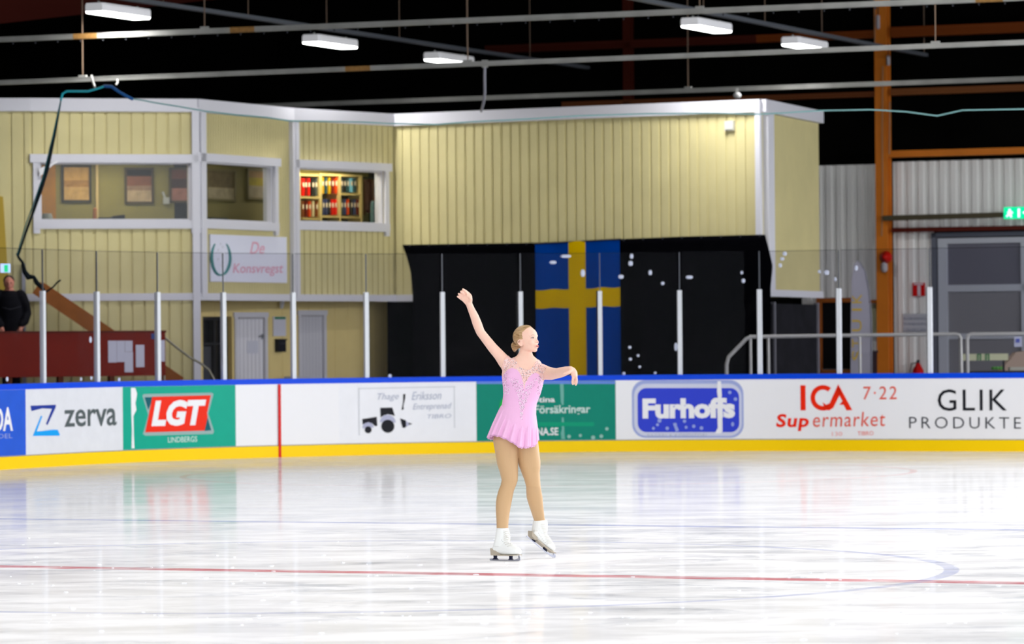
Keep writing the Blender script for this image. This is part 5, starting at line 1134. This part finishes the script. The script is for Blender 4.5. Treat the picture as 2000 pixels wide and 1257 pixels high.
for poly, n in CR:
    xs = [p[0] for p in poly]; ys = [p[1] for p in poly]; k = 0; tr = 0
    while k < n and tr < n * 30:
        tr += 1; x = rnd.uniform(min(xs), max(xs)); y = rnd.uniform(min(ys), max(ys))
        if not inpoly(x, y, poly): continue
        h1 = cast(bvh, x, y); h2 = cast(bvhb, x, y)
        hh = [h for h in (h1, h2) if h[0] is not None]
        if not hh: continue
        loc, nr, _, _ = min(hh, key=lambda h: h[3]); k += 1
        r = rnd.uniform(.0015, .003); a = nr.orthogonal().normalized() * r; b_ = nr.cross(a); c = loc + nr * .0012
        mb.add([c + a, c + b_, c - a, c - b_, c + nr * r * .9, c - nr * r], [(0, 1, 4), (1, 2, 4), (2, 3, 4), (3, 0, 4), (1, 0, 5), (2, 1, 5), (3, 2, 5), (0, 3, 5)], 0 if rnd.random() < .68 else 1)
cr = mb.build('crystal_beading', [mat('crystal', (250, 246, 250), .15, .0, spec=1), mat('crystal_brownish', (150, 118, 130), .2, .4)], sk); cr['kind'] = 'stuff'  # white crystals mixed at random with brownish dark ones
# skirt: two thin pleated layers
def skirt(name, k_out, hem_off, seed, ph):
    SEAM = [(979, 793), (990, 800), (1001, 808), (1010, 815), (1019, 820), (1028, 818), (1038, 814), (1048, 811)]
    HEM = [(950, 856), (953, 853), (961, 849), (972, 850), (983, 854), (992, 858), (1001, 863), (1010, 869.5), (1019, 874), (1030, 872.5), (1039, 871), (1046, 868.5), (1050, 862), (1053, 858)]
    R = []; NV = 26; NU = 300
    for j in range(NV + 1):
        v = j / NV; row = []
        for i in range(NU):
            a = 2 * PI * i / NU; ca, sa = math.cos(a), math.sin(a)
            e = v ** .85; cx = 1013.7 + (1002 - 1013.7) * e; hw = 32.8 + (49 - 32.8) * e + k_out
            if ca < 0: hw = 33.6 + (49.6 - 33.6) * (v ** .8) + k_out
            hd = .092 + (.155 - .092) * e
            rip = math.sin(19 * a + ph + .9 * math.sin(3 * a)) * .6 + math.sin(37 * a + ph * 2) * .3
            hw2 = hw + rip * 2.6 * v ** 1.2; hd2 = hd + rip * .017 * v ** .8 + k_out * .004
            x = cx + hw2 * ca; front = sa < 0
            xt = 1013.7 + 33.6 * ca; yt = interp(xt, SEAM) - 2 if front else 795 + (811 - 795) * (xt - 979) / 69
            yt -= 1.0
            yh = interp(x, HEM) + hem_off if front else 858 + hem_off + 2 * ca
            w_ = min(1, abs(sa) * 3); yh = yh * w_ + (855.5 + hem_off + 2.5 * ca) * (1 - w_) if abs(sa) < .33 else yh
            y = yt + (yh - yt) * v + (rip * .9 + math.sin(41 * a) * .5) * (v ** 6)
            row.append(J(x, y, hd2 * sa + .005))
        R.append(row)
    R2 = [[p - (XC * math.cos(2 * PI * i / NU) + YC * math.sin(2 * PI * i / NU)) * .0015 for i, p in enumerate(r)] for r in R]
    MB().rings(R + R2[::-1], cap=False, closed=True).build(name, M_pinkf, sk, True)
skirt('dress_skirt', .6, 0, 1, .4); skirt('dress_underskirt', -.9, 2.2, 2, 1.3)
def HS_(s, u, lift=0.0):         # the point of the face surface at (s, u), lifted along its normal
    h = bvhb.ray_cast(H(s, 22, u), -HF); return h[0] + h[1] * lift
def fline(name, pts, rad, m, lift):
    P = []; R = []
    for i in range(len(pts) - 1):
        for k in range(4): t = k / 4; P.append(HS_(pts[i][0] * (1 - t) + pts[i + 1][0] * t, pts[i][1] * (1 - t) + pts[i + 1][1] * t, lift)); R.append(rad[i] * (1 - t) + rad[i + 1] * t)
    P.append(HS_(*pts[-1], lift)); R.append(rad[-1]); MB().tube(P, R, 8).build(name, m, sk, True)
# ---- face details
M_lip = mat('lip_pink', (216, 128, 128), .4); M_eye = mat('eye_white', (206, 190, 188), .4); M_iris = mat('iris', (52, 42, 46), .3); M_brow = mat('brow_brown', (176, 138, 112), .7); M_lash = mat('lash_dark', (84, 60, 56), .6)
for s in (-1, 1):
    c = (s * 2.95, 6.75, .55); mb = MB(); he(c, (1.2, 1.15, .45), mb, 16, 10); e = mb.build('eye', M_eye, sk, True)
    mb = MB(); he((s * 2.95 - .1, 7.62, .55), (.62, .34, .42), mb, 12, 8); mb.build('iris', M_iris, e, True)
    MB().tube([H(s * 4.25, 6.5, .5), H(s * 3.7, 7.45, .98), H(s * 2.9, 7.9, 1.12), H(s * 2.1, 7.9, .95), H(s * 1.7, 7.65, .6)], [.0008, .0014, .0015, .0012, .0006], 8).build('eyelid', M_lash, sk, True)
    fline('eyebrow', [(s * 4.7, 2.1), (s * 4.0, 2.6), (s * 3.0, 2.75), (s * 1.9, 2.45)], [.0006, .0013, .0015, .0011], M_brow, .0003)
    mb = MB(); he((s * .6, 8.95, -3.05), (.3, .45, .2), mb, 10, 6); mb.build('nostril', mat('nostril_dark', (176, 96, 88), .7), sk, True)
fline('lips', [(1.9, -5.62), (1.1, -5.42), (.45, -5.22), (0, -5.3), (-.45, -5.22), (-1.1, -5.42), (-1.9, -5.62)], [.0008, .0022, .0028, .0026, .0028, .0022, .0008], M_lip, .0006)
fline('lips', [(1.85, -5.74), (1.0, -6.2), (0, -6.5), (-1.0, -6.2), (-1.85, -5.74)], [.0008, .0026, .0032, .0026, .0008], M_lip, .0004)
fline('mouth_opening', [(1.9, -5.74), (1.0, -5.86), (0, -5.9), (-1.0, -5.86), (-1.9, -5.74)], [.0007, .0018, .002, .0018, .0007], mat('mouth_dark', (120, 56, 56), .6), .0016)
# ---- hair
def hair_material():
    m = mat('hair_blonde', (150, 116, 78), .45, spec=.4); nt = m.node_tree; N = nt.nodes; L = nt.links; p = N['Principled BSDF']
    tc = N.new('ShaderNodeTexCoord'); mp = N.new('ShaderNodeMapping'); mp.inputs['Scale'].default_value = (28, 28, 260); mp.inputs['Rotation'].default_value = (0, .55, 0); n = N.new('ShaderNodeTexNoise'); n.inputs['Scale'].default_value = 1; n.inputs['Detail'].default_value = 4
    r = N.new('ShaderNodeValToRGB'); r.color_ramp.elements[0].position = .36; r.color_ramp.elements[1].position = .66
    r.color_ramp.elements[0].color = (*lin((132, 98, 62)), 1); r.color_ramp.elements[1].color = (*lin((196, 166, 122)), 1)
    L.new(tc.outputs['Object'], mp.inputs[0]); L.new(mp.outputs[0], n.inputs['Vector']); L.new(n.outputs['Fac'], r.inputs[0]); L.new(r.outputs[0], p.inputs['Base Color']); return m
M_hair = hair_material()
hd_me = solidify(HD, .0028, 3)
def hpred(co, n):
    q = (co - HO) * 100; s, f, u = q.dot(HS), q.dot(HF), q.dot(HU)
    if f > 1.2 + max(0, u - 5.2) * .95 + .25 * math.sin(u * 3): return False
    if u > .6: return True
    if f > -2.6: return False
    return u > -5.0 + (f + 9) * .25
def hoff(co):
    q = (co - HO) * 100; f, u = q.dot(HF), q.dot(HU); return .002 + .004 * max(0, min(1, (1.2 + max(0, u - 5.2) * .95 - f) / 2.5))
shell(hd_me, hpred, hoff, .003, 'hair', M_hair, sk)
bun = H(0, -11.2, -3.2); mb = MB(); mb.ell(bun, (HS * .026, HF * .018, HU * .028), 16, 10)
for k, (r_, ph) in enumerate(((.026, 0), (.018, .8), (.0095, 1.7))):
    pts = []
    for i in range(19):
        a = 2 * PI * i / 18; pts.append(bun + (HS * math.cos(a) * r_ + HU * math.sin(a) * r_ * 1.08) - HF * (.004 + .005 * k + .002 * math.sin(3 * a + ph)))
    mb.tube(pts, .0076 - .0006 * k, 8, round_=False)
mb.tube([H(0, -8.0, -3.0), H(0, -9.6, -4.0)], [.022, .016], 12)
rnd = random.Random(5)
for k in range(12): a = rnd.uniform(1.2, 4.9); p = bun + HS * math.cos(a) * .02 + HU * math.sin(a) * .028; q = p + (HS * math.cos(a) + HU * math.sin(a) - HF * .6) * rnd.uniform(.008, .022); mb.tube([p, (p + q) / 2 + HU * .004, q], [.0008, .0007, .0004], 5)
mb.build('hair_bun', M_hair, sk, True)
# ---- skates
M_boot = mat('boot_white', (236, 238, 236), .35); M_sole = mat('sole_beige', (178, 168, 152), .5); M_blade = mat('blade_chrome', (176, 178, 190), .2, .85); M_stan = mat('stanchion_dark', (34, 36, 58), .35, .3); M_lace = mat('lace_white', (214, 212, 204), .7); M_eyelet = mat('eyelet', (120, 116, 120), .4, .4)
def skate(name, foot, shaft, dfun, nvec, sole, heel, blade, stans, pick, laces, eyelets, lab):
    root = thing(name, None, None, (0, 0, 0)); root.parent = sk; root.location = (0, 0, 0)
    if lab: root['label'] = lab
    mb = MB(); R = []
    for cx, cy, ux, uy, h, hwd in foot:      # sections across the foot: centre, unit "up" in pixels, half height px, half width m
        c = J(cx, cy, dfun(cx)); up = (XC * ux - ZC * uy).normalized()
        R.append([c + up * h * PXM * math.copysign(abs(math.sin(a)) ** .8, math.sin(a)) + nvec * hwd * math.copysign(abs(math.cos(a)) ** .9, math.cos(a)) for a in [2 * PI * k / 20 for k in range(20)]])
    mb.rings(R); R = []
    for cx, cy, ux, uy, h, hwd in shaft:     # sections across the shaft: unit "right" in pixels
        c = J(cx, cy, dfun(cx)); rt = (XC * ux - ZC * uy).normalized(); rt = (rt + (YC * (dfun(cx + 1) - dfun(cx)) / PXM if False else Vector((0, 0, 0)))).normalized()
        R.append([c + rt * h * PXM * math.cos(a) + YC * hwd * math.sin(a) for a in [2 * PI * k / 20 for k in range(20)]])
    mb.rings(R); me = solidify(mb, .0028, 4); tree = BVHTree.FromPolygons([v.co.copy() for v in me.vertices], [tuple(p.vertices) for p in me.polygons])
    put(me, 'boot', M_boot, root)
    def ext(poly, hw, nm, m): mb = MB(); mb.prism([J(x, y, dfun(x)) - nvec * hw for x, y in poly], nvec * 2 * hw); return mb.build(nm, m, root)
    ext(sole, .031, 'sole', M_sole); ext(heel, .031, 'heel', M_sole); ext(blade, .0022, 'blade', M_blade)
    for s in stans: ext(s, .008, 'stanchion', M_stan)
    ext(pick, .004, 'toe_pick', M_blade)
    mb = MB()
    def sp(x, y, o=.0018):
        h = cast(tree, x, y)
        for k_ in range(1, 14):
            if h[0] is None: h = cast(tree, x - k_, y)
        return (h[0] + h[1] * o) if h[0] is not None else J(x, y, dfun(x) - .05)
    for a, b_ in laces: mb.tube([sp(*a), sp((a[0] + b_[0]) / 2, (a[1] + b_[1]) / 2, .003), sp(*b_)], .0016, 6)
    mb.build('laces', M_lace, root, True)
    mb = MB()
    for x, y in eyelets:
        p = sp(x, y, .0005); mb.ell(p, (XC * .0022, YC * .0022, ZC * .0022), 7, 5)
    mb.build('eyelets', M_eyelet, root, True)
    return root
kR = -.055 / 26.; dR = lambda x: -.005 + (x - 981) * -.0028
nR = Vector((.0028 / PXM * 1, 1, 0)).normalized(); nR = (XC * nR.x + YC * nR.y).normalized()
skate('skate_boot', [(964, 1074, 0, -1, 5, .022), (968, 1070, 0, -1, 10, .032), (976, 1068, 0, -1, 13, .035), (984, 1068.5, 0, -1, 13.5, .036), (992, 1070, 0, -1, 12.6, .038), (999, 1072, 0, -1, 10.8, .041), (1006, 1074.3, 0, -1, 8.4, .042), (1012, 1075.8, 0, -1, 6.6, .036), (1016, 1077.2, 0, -1, 4, .02)],
      [(981.5, 1030.5, 1, 0, 11.8, .053), (981.8, 1036, 1, 0, 12.8, .053), (982, 1046, 1, 0, 14.4, .049), (981, 1056, 1, 0, 15.6, .044), (980, 1066, 1, 0, 16.4, .036)], dR, nR,
      [(975, 1080.5), (980, 1082.6), (1000, 1083.2), (1015, 1082.5), (1015, 1084), (998, 1084.8), (978, 1084.6)], [(962, 1069.5), (966, 1071), (972, 1074), (978, 1079), (981, 1083.6), (973, 1084), (963.3, 1083.5)],
      [(956.8, 1090.5), (961, 1090.2), (972, 1092), (992, 1092.2), (1006, 1092), (1013, 1089.5), (1014.5, 1086), (1016.2, 1086.5), (1016.8, 1092), (1015.5, 1094.2), (1012, 1095.2), (958, 1094.2), (956.8, 1093)],
      [[(964.8, 1083.5), (970.2, 1083.5), (969.8, 1089), (973, 1092), (962.5, 1092), (965.2, 1089)], [(995.3, 1084.3), (1000.3, 1084.3), (1000, 1090), (1002, 1092.5), (993.5, 1092.5), (995.6, 1090)]],
      [(1012.5, 1083.8), (1015.3, 1083.8), (1016.8, 1092.5), (1014.5, 1093), (1012.6, 1088)],
      [((983, y), (994, y + 2.2)) for y in (1036, 1040, 1044, 1048, 1052)] + [((984, y + 3.6), (993.5, y)) for y in (1036, 1040, 1044, 1048, 1052)] + [((988, 1046), (996, 1052)), ((996, 1052), (997.5, 1057)), ((990, 1036), (998, 1046)), ((984, 1059), (993, 1058)), ((987, 1063), (997, 1061)), ((991, 1066.5), (1001, 1064))],
      [(979.8, 1054), (982, 1057.2), (984.6, 1060.2), (987, 1063.2), (990.5, 1054), (993, 1059.6), (996.5, 1062)], 'white figure skate flat on the ice with beige heel')
dL = lambda x: .29 + (x - 1057) * .0022
nL = (XC * -.50 + YC * .86).normalized()
ux, uy = .60, -.80    # foot "up" normal to the sloping sole
foot = []
for (px0, py0), h, w_ in (((1040, 1040), 6, .022), ((1044, 1040.5), 10, .032), ((1050, 1043), 13, .035), ((1056, 1047.5), 13, .036), ((1062, 1053), 12, .038), ((1068, 1059.5), 10.4, .040), ((1073.5, 1065.5), 8.4, .040), ((1078, 1070), 6.6, .034), ((1081, 1073.4), 4, .02)):
    foot.append((px0, py0, ux, uy, h, w_))
skate('skate_boot', foot, [(1055.5, 1014.5, .97, .02, 13.4, .054), (1055, 1021, .99, .05, 14.8, .053), (1054.5, 1030, 1, .1, 15.6, .049), (1053, 1039, .97, .22, 15.6, .04)], dL, nL,
      [(1043, 1049), (1049, 1054), (1060, 1063.5), (1071, 1073), (1081.5, 1078.5), (1082, 1080.2), (1078, 1079.5), (1069, 1074), (1057, 1064), (1047, 1056)], [(1035.5, 1036), (1039, 1041), (1046, 1048.5), (1045.3, 1052.8), (1041.5, 1053.8), (1035, 1046)],
      [(1027.3, 1047.2), (1028.8, 1045.5), (1040, 1054.5), (1052, 1064.5), (1064, 1074), (1074, 1081), (1080, 1083.2), (1082, 1079.5), (1083.2, 1080), (1085, 1087), (1083.5, 1088.8), (1079, 1088.3), (1066, 1078.8), (1050, 1065.8), (1036, 1053.8)],
      [[(1040, 1052), (1044.3, 1053.5), (1045, 1058.5), (1040, 1055)], [(1062, 1067), (1066.5, 1071), (1068, 1077), (1061, 1072)]],
      [(1080.8, 1078), (1083, 1078), (1085.2, 1086.5), (1083, 1087), (1080.6, 1083)],
      [((1056.5 + k * 1.8, 1024 + k * 5.2), (1067 + k * 2.2, 1022.5 + k * 5.2)) for k in range(8)] + [((1056.5 + k * 1.8, 1026.5 + k * 5.2), (1066.5 + k * 2.2, 1026 + k * 5.2)) for k in range(7)],
      [(1051.8, 1040.5), (1053.8, 1044.2), (1056.3, 1048), (1059, 1051.8), (1061.8, 1055.3), (1065, 1058.8), (1068.5, 1062), (1073, 1044), (1074, 1048.2), (1076, 1052), (1077.5, 1056)], 'white figure skate tilted onto its toe pick')
# boot collars are open: lining rings
body = put(body_me, 'body', M_skin, sk)
# ---- spectator behind the red-brown barrier
YS = 61.0
def Q(px, py, d=0): return at(px, py, YS + d)
pm = YS / F; o_ = Q(22, 700); o_.z = .94
sp_ = thing('person', 'person in black jacket standing behind the red-brown barrier at the far left', 'person', o_)
B2 = MB(); M_dkcl = mat('jacket_black', (14, 14, 20), .8)
def q_ring(x, y, hw, hd, d=0, n=20): c = Q(x, y, d); return [c + Vector((1, 0, 0)) * hw * pm * math.cos(2 * PI * k / n) + Vector((0, 1, 0)) * hd * math.sin(2 * PI * k / n) for k in range(n)]
def q_leg(x, d): return [q_ring(x, y, w_, w_ * pm * 1.05, d) for y, w_ in ((758, 5), (735, 7), (712, 8), (685, 10), (655, 12))]
B2.rings(q_leg(12, .0)); B2.rings(q_leg(32, .02))
for x in (11, 31): B2.tube([Q(x, 757, .05), Q(x, 758, -.1), Q(x, 759, -.2)], [.045, .045, .035], 12)
TR2 = [(665, 22, 22, .13), (645, 23, 23, .13), (620, 22, 22, .12), (598, 21, 24, .13), (580, 20, 24.5, .12), (572, 19, 20, .10), (567, 18, 11, .08), (562, 18, 7, .06), (556, 18, 6.5, .06)]
B2.rings([q_ring(x, y, w_, hd) for y, x, w_, hd in TR2])
B2.ell(Q(17.5, 552), (Vector((10.5 * pm, 0, 0)), Vector((0, .1, 0)), Vector((0, 0, 14 * pm)))); B2.ell(Q(17.5, 558, -.07), (Vector((5 * pm, 0, 0)), Vector((0, .04, 0)), Vector((0, 0, 6 * pm)))); B2.ell(Q(17.5, 553, -.105), (Vector((1.6 * pm, 0, 0)), Vector((0, .02, 0)), Vector((0, 0, 3 * pm))))
ar = ([Q(40, 578), Q(48, 595, .02), Q(52, 612, .03), Q(48, 628, -.08), Q(42, 638, -.16)], [.085, .075, .062, .052, .035]); al = ([Q(0, 578), Q(-6, 596, .02), Q(-9, 612, .02), Q(-4, 628, -.1), Q(2, 640, -.16)], [.085, .075, .062, .052, .035])
for p_, r_ in (ar, al): B2.tube(p_, r_, 12)
for bx, sgn in ((41, -1), (3, 1)):
    B2.tube([Q(bx, 639, -.16), Q(bx + sgn * 2, 645, -.2)], [.034, .03], 12)
    for k in range(4): B2.tube([Q(bx + sgn * (1 + k * 1.3) - 2, 645, -.2), Q(bx + sgn * (1.5 + k * 1.4) - 2, 650, -.215), Q(bx + sgn * (1 + k * 1.2) - 2, 653, -.2)], [.0095, .009, .0075], 8)
    B2.tube([Q(bx - sgn * 1.5, 642, -.2), Q(bx - sgn * 3, 646.5, -.22)], [.011, .009], 8)
me2 = solidify(B2, .008, 3)
J2 = MB(); J2.rings([q_ring(x, y, w_ + 1, hd + .01) for y, x, w_, hd in TR2[:7]])
for p_, r_ in (ar, al): J2.tube(p_[:4] + [p_[4] + Vector((0, 0, .03))], [q + .012 for q in r_], 12)
jm = solidify(J2, .01, 3)
put(me2, 'body', skin_material('skin_ruddy', (196, 128, 108)), sp_); put(jm, 'jacket', M_dkcl, sp_)
T2 = MB(); T2.rings([[p for p in r] for r in [q_ring(12, y, w_ + 1, (w_ + 1) * pm * 1.05) for y, w_ in ((754, 7), (735, 7), (712, 8), (685, 10), (655, 12))]]); T2.rings([q_ring(32, y, w_ + 1, (w_ + 1) * pm * 1.05, .02) for y, w_ in ((754, 7), (735, 7), (712, 8), (685, 10), (655, 12))])
T2.build('trousers', mat('trousers_dark', (24, 26, 36), .8), sp_, True)
hm = MB(); hm.ell(Q(17.5, 548, .02), (Vector((11.2 * pm, 0, 0)), Vector((0, .1, 0)), Vector((0, 0, 11.5 * pm)))); hm.build('hair', mat('hair_dark', (70, 56, 48), .7), sp_, True)
for s in (-1, 1): MB().ell(Q(17.5 + s * 3.6, 552, -.092), (Vector((.011, 0, 0)), Vector((0, .008, 0)), Vector((0, 0, .006)))).build('eye', M_iris, sp_, True)
MB().tube([Q(14.5, 560, -.1), Q(17.5, 560.5, -.112), Q(20.5, 560, -.1)], .003, 6).build('lips', M_lip, sp_, True)
MB().tube([Q(5, 600, -.14), Q(20, 604, -.155), Q(41, 598, -.14)], .004, 6).build('zip_seam', mat('seam_grey', (70, 70, 76), .6), sp_, True)
